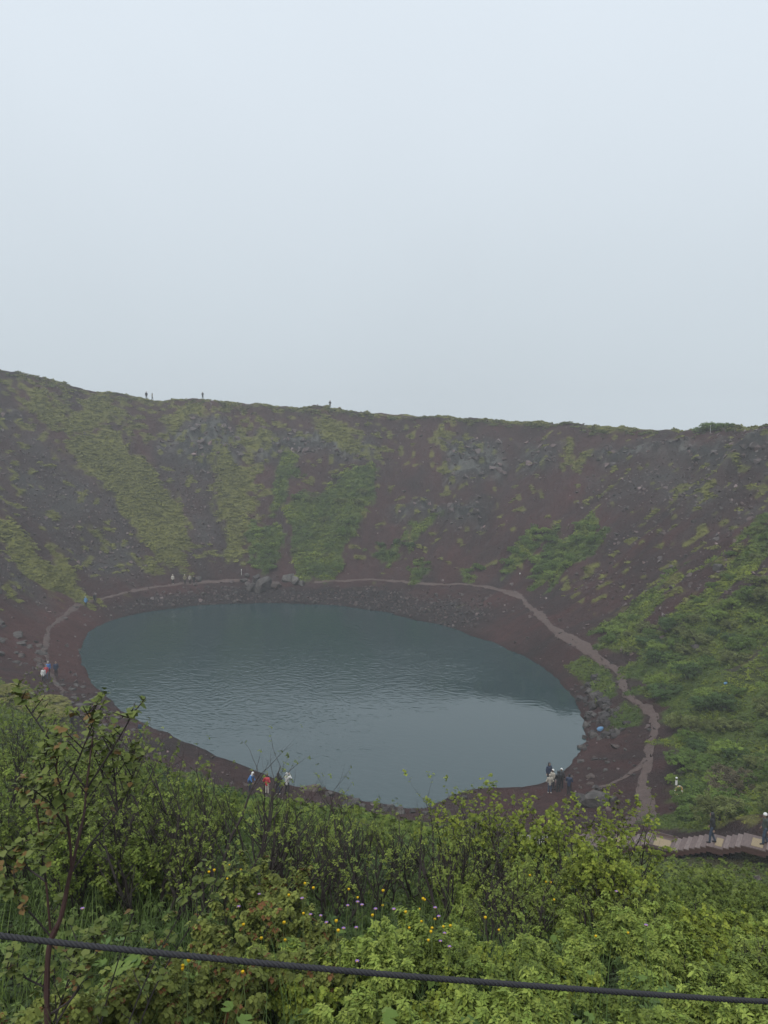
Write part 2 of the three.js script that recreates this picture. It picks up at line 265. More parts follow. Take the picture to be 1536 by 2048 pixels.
// ---------- the lake ----------
{
  // wind: strong ripples on the left and far side, calm streaks towards the near right
  const calmAt = (u, v) => { const x = u * 100 - 60, z = v * 100 - 140; return clamp(sst(-0.35, 0.55, (x - 2) / 22 + (z + 72) / 40 * 0.6 + 1.1 * fbm(u * 4 + v * 2, v * 9, 4, 91))); };
  const ripple = dataTex(2048, (u, v, c) => {
    const wx = u * 100 + 1.2 * vnoise(u * 30, v * 30, 71), wz = v * 100, cx = wx * 0.85 + wz * 0.5, cz = -wx * 0.5 + wz * 0.85;
    const s = 0.5 * vnoise(cx / 0.62, cz / 0.36, 82) + 0.4 * vnoise(cx / 0.34, cz / 0.22, 83) + 0.25 * vnoise(wx / 0.22, wz / 0.18, 84);
    c[0] = c[1] = c[2] = 0.5 + 0.42 * s * lerp(1, 0.12, calmAt(u, v)) + 0.06 * vnoise(u * 22, v * 22, 85);
  }, false, false);
  const gust = dataTex(512, (u, v, c) => { c[0] = 1; c[1] = lerp(1, 0.3, calmAt(u, v)); c[2] = 1; }, false, false);
  ripple.channel = 1;
  gust.channel = 1;
  const g = new THREE.BufferGeometry(), pos = [], uv = [], uv1 = [], idx = [], N = 360, M = 12;
  for (let i = 0; i <= N; i++) for (let j = 0; j <= M; j++) {
    const th = (i / N) * Math.PI * 2 - Math.PI, r = (tShore.R[Math.round((i / N) * NTH) % NTH] + 2.6) * (j / M), x = CX + Math.cos(th) * r, z = CZ + Math.sin(th) * r;
    pos.push(x, 0, z); uv.push(x / 16, z / 16); uv1.push((x + 60) / 100, (z + 140) / 100);
    if (i < N && j < M) { const p = i * (M + 1) + j; idx.push(p, p + M + 1, p + 1, p + 1, p + M + 1, p + M + 2); }
  }
  g.setAttribute('position', new THREE.Float32BufferAttribute(pos, 3)); g.setAttribute('uv', new THREE.Float32BufferAttribute(uv, 2)); g.setAttribute('uv1', new THREE.Float32BufferAttribute(uv1, 2)); g.setIndex(idx); g.computeVertexNormals();
  const m = new THREE.MeshPhysicalMaterial({ color: new THREE.Color().setRGB(0.02, 0.046, 0.05), roughness: 0.13, roughnessMap: gust, bumpMap: ripple, bumpScale: 0.036, ior: 1.6 });
  tag(mesh('lake_water', g, m), 'rippled teal grey water of the crater lake', 'lake', null, 'structure');
}
// ---------- ground cover and loose stones on the walls ----------
const tan2 = (x, z) => Math.abs(x) / Math.max(1, -z);
// the deepest a plant may reach up, by bearing: the beach behind stays in view
const clearOf = (x, y, z) => { const b = x / -z, k = b < -0.33 ? 0.3 : b < -0.12 ? lerp(0.36, 0.5, (b + 0.33) / 0.21) : 0.53; return (28 - y) / Math.hypot(x, z) > k; };
function seen(x, y, z) {            // roughly in front of the camera and not behind the near slope
  if (z > -6 || tan2(x, z) > 0.62) return false;
  for (let k = 1; k < 14; k++) { const f = k / 14, X = x * f, Z = z * f; if (Z < -3 && height(X, Z) > lerp(28, y + 2.2, f) + 0.2) return false; }
  return true;
}
const _m = new THREE.Matrix4(), _q = new THREE.Quaternion(), _e = new THREE.Euler(), _p = new THREE.Vector3(), _s = new THREE.Vector3(), _c = new THREE.Color();
function instances(name, geo, mat, list, parent = scene) {      // list of [x, y, z, sx, sy, sz, rx, ry, rz, r, g, b]
  const im = new THREE.InstancedMesh(geo, mat, list.length);
  list.forEach((q, i) => {
    _m.compose(_p.set(q[0], q[1], q[2]), _q.setFromEuler(_e.set(q[6], q[7], q[8], 'YXZ')), _s.set(q[3], q[4], q[5])); im.setMatrixAt(i, _m);
    if (q.length > 9) im.setColorAt(i, _c.setRGB(q[9], q[10], q[11]));
  });
  im.name = parent === scene ? numbered(name) : name; im.castShadow = im.receiveShadow = true; im.userData.kind = 'stuff'; parent.add(im); return im;
}
function leafClump(n, seed, leaf, flat = 0.55) {      // a tuft of small pointed leaves spread over a low dome of radius 0.5
  const R = rng(seed), pos = [];
  const v = new THREE.Vector3(), a = new THREE.Vector3(), b = new THREE.Vector3(), up = new THREE.Vector3();
  for (let i = 0; i < n; i++) {
    const th = R() * 6.283, rr = Math.sqrt(R()) * 0.5, y = flat * Math.sqrt(Math.max(0, 0.25 - rr * rr)) * 2 * (0.35 + 0.65 * R()) - 0.05;
    v.set(Math.cos(th) * rr, y, Math.sin(th) * rr); up.set(Math.cos(th) * rr * 1.6 + (R() - 0.5), 0.5 + R() * 0.6, Math.sin(th) * rr * 1.6 + (R() - 0.5)).normalize();
    a.set(R() - 0.5, R() - 0.5, R() - 0.5).cross(up).normalize(); b.copy(up).cross(a).normalize().addScaledVector(up, 0.35);
    const L = leaf * (0.6 + 0.8 * R()), W = L * 0.38;
    const p0 = v.clone().addScaledVector(b, -L * 0.5), p1 = v.clone().addScaledVector(a, W), p2 = v.clone().addScaledVector(b, L * 0.5), p3 = v.clone().addScaledVector(a, -W);
    for (const q of [p0, p1, p2, p0, p2, p3]) pos.push(q.x, q.y, q.z);
  }
  const g = new THREE.BufferGeometry(); g.setAttribute('position', new THREE.Float32BufferAttribute(pos, 3)); g.computeVertexNormals(); return g;
}
function uvBox(g, s) { const p = g.attributes.position, uv = new Float32Array(p.count * 2); for (let i = 0; i < p.count; i++) { uv[i * 2] = (p.getX(i) + 0.37 * p.getZ(i)) / s; uv[i * 2 + 1] = (p.getY(i) + 0.71 * p.getZ(i)) / s; } g.setAttribute('uv', new THREE.BufferAttribute(uv, 2)); return g; }
function blockGeo(seed, n = 16, sq = 0.75) {            // an angular lava block, about 1 m across, standing on its base
  const R = rng(seed), pts = [];
  for (let i = 0; i < n; i++) { const v = new THREE.Vector3(R() * 2 - 1, R() * 2 - 1, R() * 2 - 1); const l = Math.max(Math.abs(v.x), Math.abs(v.y), Math.abs(v.z)) * sq + v.length() * (1 - sq); v.multiplyScalar((0.42 + 0.1 * R()) / l); pts.push(v); }
  return uvBox(new ConvexGeometry(pts), 1.3);
}
const leafMat = new THREE.MeshPhysicalMaterial({ color: 0xffffff, roughness: 0.8, side: THREE.DoubleSide, transmission: 0.28, thickness: 0, ior: 1.35, specularIntensity: 0.3 });
const rockTex = dataTex(512, (u, v, c) => { const g = tileF(u, v, 6, 5, 33), l = sst(0.18, 0.3, tileF(u, v, 14, 4, 39)); const k = 0.72 + 0.5 * g; c[0] = k + 0.3 * l; c[1] = k + 0.3 * l; c[2] = k + 0.27 * l; }, false);
const rockBump = dataTex(512, (u, v, c) => { c[0] = c[1] = c[2] = 0.5 + 0.6 * tileF(u, v, 10, 5, 43); }, false);
const rockMat = (r, g, b) => new THREE.MeshStandardMaterial({ color: new THREE.Color().setRGB(r, g, b), map: rockTex, bumpMap: rockBump, bumpScale: 0.06, roughness: 0.9 });
const stoneMat = rockMat(1, 1, 1);
{
  const R = rng(77), moss = [[], []], scrub = [[], [], []], stones = [[], []];
  const clumpM = [leafClump(26, 1, 0.3, 0.4), leafClump(26, 2, 0.34, 0.45)], clumpS = [leafClump(34, 3, 0.26, 0.7), leafClump(34, 4, 0.3, 0.8), leafClump(30, 5, 0.24, 0.6)];
  const stoneG = [blockGeo(5, 10, 0.5), blockGeo(6, 12, 0.7)];
  const tryAt = (x, z) => {
    const d = Math.hypot(x, z), p = polar(x, z);
    if (p.s < 0.2 || p.t > 1.03) return;
    const y = height(x, z);
    const az = azOf(p), [mo, gr] = growth(x, z, p), far = sst(60, 130, d);
    const u = R(), n = fbm(x / 4, z / 4, 3, 5), rot = R() * 6.28, tilt = () => (R() - 0.5) * 0.5;
    if (gr > 0.25 && u < gr * 1.1) {
      if (!seen(x, y, z)) return;
      const s = lerp(0.42, 0.95, far) * (0.65 + 0.8 * R()), k = (0.75 + 0.5 * R() + 0.35 * n), yel = clamp(0.35 + n * 1.2 + 0.5 * (R() - 0.5));
      scrub[Math.floor(R() * 3)].push([x, y - 0.04, z, s, s * (0.5 + 0.6 * R()), s, tilt(), rot, tilt(), k * lerp(0.08, 0.165, yel), k * lerp(0.125, 0.2, yel), k * lerp(0.028, 0.03, yel)]);
    } else if (mo > 0.25 && u < mo * 1.0) {
      if (!seen(x, y, z)) return;
      const s = lerp(0.4, 1.0, far) * (0.55 + 0.9 * R()), k = 0.85 + 0.3 * R() + 0.35 * n;
      moss[Math.floor(R() * 2)].push([x, y - 0.05, z, s, s * (0.35 + 0.4 * R()), s, tilt(), rot, tilt(), k * 0.18, k * 0.185, k * 0.048]);
    } else {
      const scree = patch('scree', az, p.t, 8, 2), oc = outcrop(p, x, z);
      const shore = (1 - sst(0.5, 0.9, p.bench + 0.25 * n)) * sst(-58, -44, az) * (1 - sst(46, 62, az));
      const rubble = sst(48, 62, az) * (1 - sst(96, 112, az)) * sst(0.05, 0.15, p.t) * 0.5 * clamp(0.7 + n);
      const dens = Math.max(scree * 0.6, oc * 0.5, shore * 0.85, rubble * 0.8, p.t > 0.55 && p.t < 0.95 ? 0.08 : 0.04);
      if (R() > dens || !seen(x, y, z)) return;
      const big = Math.pow(R(), 4), s = (0.14 + 0.24 * R() + big * (oc > 0.3 ? 1.3 : 0.5)) * lerp(0.7, 1.05, far), l = R() < 0.06 ? 2.2 : 0.7 + 0.6 * R(), red = R();
      const kr = shore > 0.3 ? 0.075 : 0.105;
      stones[Math.floor(R() * 2)].push([x, y + s * 0.12, z, s, s * (0.5 + 0.4 * R()), s * (0.7 + 0.5 * R()), tilt() * 2, rot, tilt() * 2, kr * l * (1 + 0.25 * red), kr * l * 0.86, kr * l * 0.82]);
    }
  };
  const fill = (x0, x1, z0, z1, step, ok) => { for (let x = x0; x < x1; x += step) for (let z = z0; z < z1; z += step) { const X = x + (R() - 0.5) * step * 1.2, Z = z + (R() - 0.5) * step * 1.2; if (ok(Math.hypot(X, Z), X, Z)) tryAt(X, Z); } };
  fill(-110, 75, -196, -70, 0.6, (d, x, z) => d > 104 && tan2(x, z) < 0.62);
  fill(-62, 62, -104, -40, 0.42, (d, x, z) => d <= 104 && d > 46 && tan2(x, z) < 0.62);
  fill(-30, 30, -48, -11, 0.34, (d, x, z) => d <= 46 && d > 12 && tan2(x, z) < 0.62);
  for (let k = 0; k < 900; k++) { const az = lerp(-70, 72, R()), th = ((az - 90) * Math.PI) / 180, i = Math.round(((th + Math.PI) / (Math.PI * 2)) * NTH) % NTH, r = lerp(KR[i * KN + 4], KR[i * KN + 8], lerp(0.945, 0.99, R())), x = CX + Math.cos(th) * r, z = CZ + Math.sin(th) * r, s = 0.5 + 1.1 * R() * R(), c = 0.5 + 0.5 * R(); if (fbm(az / 3, 2, 3, 99) > -0.12) moss[k % 2].push([x, height(x, z) - 0.05, z, s * 1.3, s * (0.5 + 0.5 * R()), s, 0, R() * 6.28, 0, c * 0.13, c * 0.15, c * 0.045]); }      // heath along the rim
  moss.forEach((l, i) => tag(instances('moss_cover', clumpM[i], leafMat, l), i ? 'yellow green moss and heath tufts on the crater walls' : 'low mossy tufts spread over the crater walls', 'moss'));
  scrub.forEach((l, i) => tag(instances('scrub_cover', clumpS[i], leafMat, l), 'low green scrub covering the crater slopes', 'scrub'));
  stones.forEach((l, i) => tag(instances('scree_stone', stoneG[i], stoneMat, l), 'loose dark stones strewn over the crater slopes and shore', 'stones'));
  console.log('cover', moss.map(l => l.length), scrub.map(l => l.length), stones.map(l => l.length));
}
// ---------- boulders ----------
const blocks = Array.from({ length: 14 }, (_, i) => blockGeo(100 + i, 13 + (i % 4) * 4, 0.45 + 0.08 * (i % 6)));
const ROCK = { grey: rockMat(0.088, 0.078, 0.072), dark: rockMat(0.05, 0.043, 0.042), pink: rockMat(0.094, 0.07, 0.062), pale: rockMat(0.14, 0.13, 0.12) };
function boulder(x, z, w, h, d, mat, seed, label, group, turn, sink = 0.25, name = 'boulder') {
  const R = rng(seed), m = mesh(name, blocks[Math.floor(R() * blocks.length)], ROCK[mat]);
  m.scale.set(w, h, d); m.rotation.set((R() - 0.5) * 0.35, turn === undefined ? R() * 6.28 : turn, (R() - 0.5) * 0.35); m.position.set(x, height(x, z) + h * (0.36 - sink), z);
  return tag(m, label, 'boulder', group);
}
boulder(15.3, -53.9, 2.5, 1.15, 1.9, 'grey', 3, 'large grey slab like boulder beside the group by the right shore', null, 0.3, 0.12);
boulder(14.45, -53.95, 0.9, 1.1, 1.6, 'dark', 8, 'dark upright face of rock at the left end of the grey slab', null, 0.6, 0.15);
boulder(16.75, -54.1, 0.75, 0.55, 0.6, 'grey', 11, 'small rounded stone at the right end of the large grey slab');
boulder(15.05, -54.2, 0.45, 0.2, 0.4, 'pink', 12, 'flat stone lying on top of the large grey slab', null, 0, -2.6);
const nearShore = [[-2.45, -53.3, 1.7, 0.8], [-2.3, -55.2, 1.15, 0.6], [-4.2, -56.7, 0.85, 0.55], [-3.2, -56.9, 0.5, 0.35], [-2.1, -56.6, 0.6, 0.45], [-0.9, -55.9, 0.55, 0.5], [-0.1, -55.5, 0.5, 0.35], [0.5, -55.7, 0.65, 0.45], [1.25, -55.1, 0.65, 0.45], [2.1, -54.2, 0.55, 0.4], [3, -53.6, 0.6, 0.4], [5.3, -57.3, 0.7, 0.4], [6.3, -57.2, 0.6, 0.35], [7.5, -57.6, 0.45, 0.3], [-1.6, -54.4, 0.7, 0.35], [0.1, -54.3, 0.8, 0.4], [1.2, -53.7, 0.9, 0.35], [3.6, -55.6, 0.5, 0.3]];
nearShore.forEach(([x, z, s, h], i) => boulder(x, z, s, h, s * 0.8, i % 3 ? 'grey' : 'dark', 40 + i, i === 0 ? 'largest dark boulder on the near shore beside the water' : 'loose lava boulder in the row along the near shore', i ? 'boulders along the near shore' : null));
boulder(-5.7, -57.5, 1.9, 0.5, 0.9, 'pink', 61, 'long flat slab at the water beside the visitor in white', null, 0.1, 0.2);
function rockField(n, seed, az0, az1, b0, b1, s0, s1, mats, label, group, flat = 0.7) {
  const R = rng(seed);
  for (let k = 0, tries = 0; k < n && tries < n * 30; tries++) {
    const az = lerp(az0, az1, R()), th = ((az - 90) * Math.PI) / 180, i = (Math.round(((th + Math.PI * 3) / (Math.PI * 2)) * NTH) % NTH + NTH) % NTH;
    const rs = KR[i * KN + 2], rp = KR[i * KN + 3], r = rs + (rp - rs) * lerp(b0, b1, R()), x = CX + Math.cos(th) * r, z = CZ + Math.sin(th) * r;
    if (!seen(x, height(x, z), z)) continue;
    const u = Math.pow(R(), 1.8), s = lerp(s0, s1, u) * 0.85, m = mats[Math.floor(R() * mats.length)];
    boulder(x, z, s, s * flat * (0.7 + 0.6 * R()), s * (0.65 + 0.5 * R()), m, Math.floor(R() * 1e6), `${u > 0.55 ? 'large' : u > 0.2 ? 'middle sized' : 'small'} ${{ dark: 'blackish', grey: 'grey', pink: 'brownish', pale: 'pale' }[m]} ${label}`, group); k++;
  }
}
rockField(80, 201, 106, 130, 0.06, 0.66, 0.5, 1.35, ['dark', 'dark', 'grey'], 'lava boulder in the heap on the right shore', 'boulder heap on the right shore');
rockField(46, 203, 127, 146, 0.02, 0.55, 0.35, 0.95, ['pink', 'grey', 'dark'], 'rock scattered on the beach below the right shore heap', 'rocks on the right beach', 0.6);
rockField(20, 204, 128, 150, 0.5, 1.1, 0.3, 0.7, ['pink', 'grey', 'dark'], 'stone on the trodden ground beside the right path', 'stones beside the right path', 0.5);
rockField(44, 205, -108, -84, 1.0, 2.6, 0.6, 1.7, ['grey', 'pink', 'grey'], 'flat slab on the left shore above the path', 'slabs on the left shore', 0.42);
rockField(52, 207, -140, -112, 0.35, 1.5, 0.45, 1.15, ['grey', 'pink', 'grey'], 'flat stone in the rubble where the left path meets the near slope', 'flat stones on the left beach', 0.4);
rockField(14, 209, -152, -140, 0.4, 1.2, 0.5, 1.0, ['pink', 'grey'], 'flat stone on the near left beach', 'stones on the near left beach', 0.4);
rockField(40, 211, -45, 44, 0.05, 0.6, 0.6, 1.3, ['dark', 'dark', 'grey'], 'rock in the stony band along the far shore', 'rocks along the far shore', 0.6);
for (const [x, z, w, h, d, mat, lab] of [[-21.4, -133.8, 4.2, 3.0, 2.6, 'grey', 'biggest tilted boulder beside the far path'], [-23.3, -133.4, 1.9, 2.0, 1.6, 'grey', 'boulder leaning left of the biggest far boulder'], [-19.2, -134.6, 2.4, 1.5, 1.8, 'pink', 'reddish boulder right of the biggest far boulder'], [-22.6, -136.4, 2.6, 2.2, 1.8, 'dark', 'mossy dark boulder behind the biggest far boulder'], [-17.4, -137.2, 2.4, 1.9, 1.4, 'pale', 'upper pale boulder of the three above the far path'], [-15.9, -136.0, 2.3, 1.9, 1.5, 'pale', 'middle pale boulder of the three above the far path'], [-14.7, -135.4, 1.3, 1.2, 1.1, 'pale', 'lowest pale boulder of the three above the far path'], [-25.2, -136.9, 2.1, 0.7, 1.2, 'grey', 'flat rock on the far path left of the big boulders'], [-25.1, -138.6, 1.4, 0.8, 1.0, 'grey', 'small rock above the flat rock by the far path'], [-33.2, -136.2, 1.5, 1.2, 1.2, 'grey', 'rounded boulder beside the hikers on the far path'], [41, -93.5, 1.5, 1.0, 1.2, 'grey', 'single grey block high on the right wall'], [33.5, -80.5, 1.1, 0.8, 1, 'grey', 'grey block in the scrub on the right wall']])
  boulder(x, z, w, h, d, mat, Math.round(Math.abs(x * 97 + z * 31)), lab, null, undefined, 0.12);

// ---------- trodden path ----------
{
  const pathTex = new THREE.MeshStandardMaterial({ color: new THREE.Color().setRGB(0.118, 0.08, 0.07), map: grain, bumpMap: grainBump, bumpScale: 0.06, roughness: 0.95 });
  const ribbon = (pts, w0, w1, label) => {
    const cv = new THREE.CatmullRomCurve3(pts.map(([x, z]) => new THREE.Vector3(x, 0, z))), n = Math.round(cv.getLength() / 0.35), pos = [], uv = [], idx = [], K = 8;
    for (let i = 0; i <= n; i++) {
      const t = i / n, p = cv.getPointAt(t), d = cv.getTangentAt(t), nx = -d.z, nz = d.x, w = lerp(w0, w1, t) * (1 + 0.75 * fbm(i * 0.07, 3, 4, 8)), off = 0.5 * fbm(i * 0.05, 9, 3, 18);
      for (let j = 0; j <= K; j++) {
        const e = j / K - 0.5, x = p.x + nx * (e * w + off + 0.34 * fbm(i * 0.4, j * 0.9 + 40, 3, 28)), z = p.z + nz * (e * w + off + 0.34 * fbm(i * 0.4, j * 0.9 + 40, 3, 28));
        pos.push(x, height(x, z) + (j === 0 || j === K ? -0.06 : 0.035), z); uv.push(x / 9, z / 9);
        if (i < n && j < K) { const a = i * (K + 1) + j; idx.push(a, a + 1, a + K + 1, a + 1, a + K + 2, a + K + 1); }
      }
    }
    const g = new THREE.BufferGeometry(); g.setAttribute('position', new THREE.Float32BufferAttribute(pos, 3)); g.setAttribute('uv', new THREE.Float32BufferAttribute(uv, 2)); g.setIndex(idx); g.computeVertexNormals();
    if (g.attributes.normal.getY(10) < 0) { g.setIndex(idx.map((_, i) => idx[i - (i % 3) + [0, 2, 1][i % 3]])); g.computeVertexNormals(); }
    tag(mesh('footpath', g, pathTex), label, 'path', null, 'structure');
  };
  ribbon([[-34, -79.5], [-37.5, -84.5], [-41.3, -91.9], [-44.5, -99.4], [-46.4, -106.8], [-47.2, -119.4], [-43.4, -127.1], [-36.9, -134.1], [-24.3, -137.4]], 0.6, 1.0, 'pale trodden path round the left end of the lake');
  ribbon([[-12.5, -136.2], [-0.7, -136.3], [8, -131.5], [16.3, -128.7], [20.8, -120.2], [22, -106.3], [23, -95.6], [24.3, -88.7], [25.8, -83.8]], 0.9, 1.3, 'pale trodden path along the far and right shore');
  ribbon([[25.8, -83.8], [25.2, -79], [24, -74.5], [24.6, -70], [24.2, -66.8]], 1.0, 1.2, 'trodden path climbing through the rocks below the scrub');
  ribbon([[24.4, -67.6], [22.9, -63.6], [21, -59.4], [19.4, -55.4], [18.3, -51.6], [17, -48]], 0.7, 1.7, 'wide muddy path down to the beach by the stairway');
  ribbon([[21.3, -60.2], [19.4, -58.4], [17.6, -57.2], [15.5, -56.2]], 0.7, 0.4, 'faint side track from the muddy path to the slab');
  ribbon([[17.6, -49.6], [15.6, -48.6], [13.6, -46.2], [12.9, -44.8]], 1.2, 0.9, 'trodden strip from the muddy path to the stairway platform');
}

// ---------- wooden stairway on the right ----------
let stairTop;
{
  const woodTex = dataTex(256, (u, v, c) => { const g = 0.8 + 0.25 * tileF(u, v, 6, 4, 51) + 0.18 * vnoise(u * 4, v * 60, 53, 4, 60); c[0] = c[1] = c[2] = g; }, false);
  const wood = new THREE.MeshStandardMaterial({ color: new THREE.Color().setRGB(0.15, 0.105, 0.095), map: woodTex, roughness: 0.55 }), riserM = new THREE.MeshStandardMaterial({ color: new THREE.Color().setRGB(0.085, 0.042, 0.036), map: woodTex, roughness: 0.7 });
  const wood2 = new THREE.MeshStandardMaterial({ color: new THREE.Color().setRGB(0.2, 0.148, 0.135), map: woodTex, roughness: 0.5 });
  const mat = new THREE.MeshStandardMaterial({ color: new THREE.Color().setRGB(0.34, 0.26, 0.16), map: grain, roughness: 0.9 });
  const ax = 0.852, az = 0.524, ang = -Math.atan2(az, ax);
  const o = thing('stairway', 'wooden boardwalk stairway climbing right beside the dirt trail', 'stairway', [13.2, 4.85, -42.45], ang);
  const W = 1.5, walkAt = []; let s = 0, y = 0;
  const box = (name, l, h, w, x, yy, z, m, tilt = 0) => { const b = mesh(name, new THREE.BoxGeometry(l, h, w), m, o); b.position.set(x, yy, z); b.rotation.z = tilt; return b; };
  const landing = (L, withMat, walls) => {
    const n = Math.round(L / 0.15); for (let k = 0; k < n; k++) box('deck_board', L / n - 0.008, 0.05, W, s + (k + 0.5) * (L / n), y, 0, wood);
    if (withMat) box('grip_mat', L * 0.62, 0.012, W * 0.62, s + L * 0.5, y + 0.034, 0.05, mat);
    if (walls) for (const sd of [-1, 1]) box('side_board', L, 0.16, 0.05, s + L / 2, y + 0.09, sd * (W / 2 + 0.03), wood);
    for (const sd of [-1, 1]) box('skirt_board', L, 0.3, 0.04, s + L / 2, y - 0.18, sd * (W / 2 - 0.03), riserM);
    walkAt.push([s, s + L, y + 0.03]); s += L;
  };
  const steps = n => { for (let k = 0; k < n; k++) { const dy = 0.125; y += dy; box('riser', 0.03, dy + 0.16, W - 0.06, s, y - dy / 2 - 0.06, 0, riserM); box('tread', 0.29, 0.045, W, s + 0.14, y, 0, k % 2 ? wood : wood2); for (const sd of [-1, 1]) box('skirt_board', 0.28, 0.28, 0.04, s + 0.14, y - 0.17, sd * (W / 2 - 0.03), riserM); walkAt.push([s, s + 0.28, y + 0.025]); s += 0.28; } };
  landing(0.7, true, true); steps(5); landing(1.35, true, true); steps(7); landing(0.55, true, false); steps(4); landing(0.9, true, false); steps(6); landing(0.8, true, false); steps(6);
  stairTop = (x, z) => { const d = (x - 13.2) * ax + (z + 42.45) * az, q = walkAt.find(w => d >= w[0] && d < w[1]) || walkAt[walkAt.length - 1]; return 4.85 + q[2]; };
  // lower platform at the foot, framed by kerb boards
  const q = thing('wooden_platform', 'wooden platform with raised kerb boards at the foot of the stairway', 'platform', [12.4, 0, -43.6], ang - 0.5);
  q.position.y = height(12.4, -43.6) + 0.16;
  for (let k = 0; k < 12; k++) { const b = mesh('deck_board', new THREE.BoxGeometry(0.16, 0.05, 1.7), wood, q); b.position.set(-0.95 + k * 0.17, 0.05 * Math.sin(k), 0); b.position.y = 0; }
  for (const sd of [-1, 1]) { const b = mesh('kerb_board', new THREE.BoxGeometry(2.1, 0.2, 0.06), wood, q); b.position.set(0, 0.1, sd * 0.89); }
  const e = mesh('kerb_board', new THREE.BoxGeometry(0.06, 0.2, 1.72), wood, q); e.position.set(1.03, 0.1, 0);
  const p2 = thing('viewing_deck', 'pale boarded deck behind the leaning birch branches', 'deck', [8.6, 0, -42.2], -0.1);
  p2.position.y = height(8.6, -42.2) + 0.22;
  const pale = new THREE.MeshStandardMaterial({ color: new THREE.Color().setRGB(0.33, 0.31, 0.29), map: woodTex, roughness: 0.7 });
  for (let k = 0; k < 9; k++) { const b = mesh('deck_board', new THREE.BoxGeometry(1.7, 0.05, 0.14), pale, p2); b.position.set(0, 0, -0.6 + k * 0.15); }
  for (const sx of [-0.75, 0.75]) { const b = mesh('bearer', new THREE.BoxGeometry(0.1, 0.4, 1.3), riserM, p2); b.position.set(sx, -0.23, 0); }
}

// ---------- lifebuoy, stakes, blue bags ----------
{
  const white = new THREE.MeshStandardMaterial({ color: new THREE.Color().setRGB(0.7, 0.7, 0.68), roughness: 0.5 }), orange = new THREE.MeshStandardMaterial({ color: new THREE.Color().setRGB(0.62, 0.36, 0.12), roughness: 0.45 }), dark = new THREE.MeshStandardMaterial({ color: new THREE.Color().setRGB(0.08, 0.06, 0.05), roughness: 0.8 });
  const hx = 20.4, hz = -51.6, hy = height(hx, hz);
  const p = thing('lifebuoy_post', 'short white topped post carrying the lifebuoy at the foot of the scrub', 'post', [hx, hy, hz]);
  const body = mesh('post', new THREE.CylinderGeometry(0.055, 0.06, 1.35, 12), dark, p); body.position.y = 0.62;
  const sl = mesh('sleeve', new THREE.CylinderGeometry(0.075, 0.075, 0.34, 14), white, p); sl.position.y = 1.02;
  const cp = mesh('cap', new THREE.SphereGeometry(0.085, 14, 10), white, p); cp.scale.y = 0.7; cp.position.y = 1.36;
  const hk = mesh('hook', new THREE.TorusGeometry(0.05, 0.012, 6, 12, Math.PI), dark, p); hk.position.set(0.05, 0.86, 0.09);
  const b = thing('lifebuoy', 'orange and white lifebuoy ring hanging on the post', 'lifebuoy', [hx + 0.1, hy + 0.5, hz + 0.17], 0.35);
  for (let k = 0; k < 8; k++) { const a = mesh(k % 2 ? 'band' : 'ring_segment', new THREE.TorusGeometry(0.3, k % 2 ? 0.066 : 0.06, 12, 10, Math.PI * 2 * (k % 2 ? 0.05 : 0.2)), k % 2 ? white : orange, b); a.rotation.z = Math.floor(k / 2) * Math.PI / 2 + (k % 2 ? Math.PI * 0.4 : 0); }
  const rope = mesh('grab_rope', new THREE.TorusGeometry(0.375, 0.009, 6, 40), white, b); rope.position.z = 0.01;
  const stake = (x, z, h, label, pole, plate = true) => {
    const o = thing('marker_stake', label, 'stake', [x, height(x, z) - 0.1, z]);
    const a = mesh('pole', new THREE.CylinderGeometry(0.03, 0.035, h, 8), pole, o); a.position.y = h / 2;
    const c = plate ? mesh('sign_plate', new THREE.BoxGeometry(0.15, 0.24, 0.03), white, o) : mesh('tip', new THREE.CylinderGeometry(0.03, 0.03, 0.05, 8), pole, o); c.position.set(0, h, plate ? 0.03 : 0);
  };
  stake(-26.1, -139.1, 1.1, 'thin stake with a white plate above the far path', white);
  stake(22.5, -125.8, 1.2, 'thin stake with a white plate below the two green thickets', dark);
  stake(56.7, -134.4, 1.4, 'pale marker stake on the right rim beside the bushes', white);
  stake(20.0, -52.9, 0.75, 'thin dark peg in the grass beside the lifebuoy', dark, false);
  const blue = new THREE.MeshStandardMaterial({ color: new THREE.Color().setRGB(0.1, 0.22, 0.38), roughness: 0.5 });
  const bag = (x, z, s, label) => {
    const o = thing('blue_bag', label, 'bag', [x, height(x, z), z], 0.4); const R = rng(9), g = new THREE.IcosahedronGeometry(0.5, 3), q = g.attributes.position;
    for (let i = 0; i < q.count; i++) { const k = 1 + 0.22 * fbm(q.getX(i) * 3 + q.getZ(i) * 2, q.getY(i) * 3, 3, 5); q.setXYZ(i, q.getX(i) * k * 1.2, Math.max(-0.3, q.getY(i) * k * 0.75), q.getZ(i) * k * 0.8); }
    g.computeVertexNormals(); const m = mesh('sack', g, blue, o); m.scale.setScalar(s); m.position.y = s * 0.28;
    const st = mesh('strap', new THREE.TorusGeometry(0.2, 0.025, 6, 18, Math.PI), dark, o); st.scale.setScalar(s); st.position.set(0, s * 0.6, 0);
  };
  bag(20.3, -69.9, 0.6, 'blue bag lying among the rocks on the right shore');
  bag(31, -68, 0.32, 'small blue bundle lying in the scrub of the right slope');
}
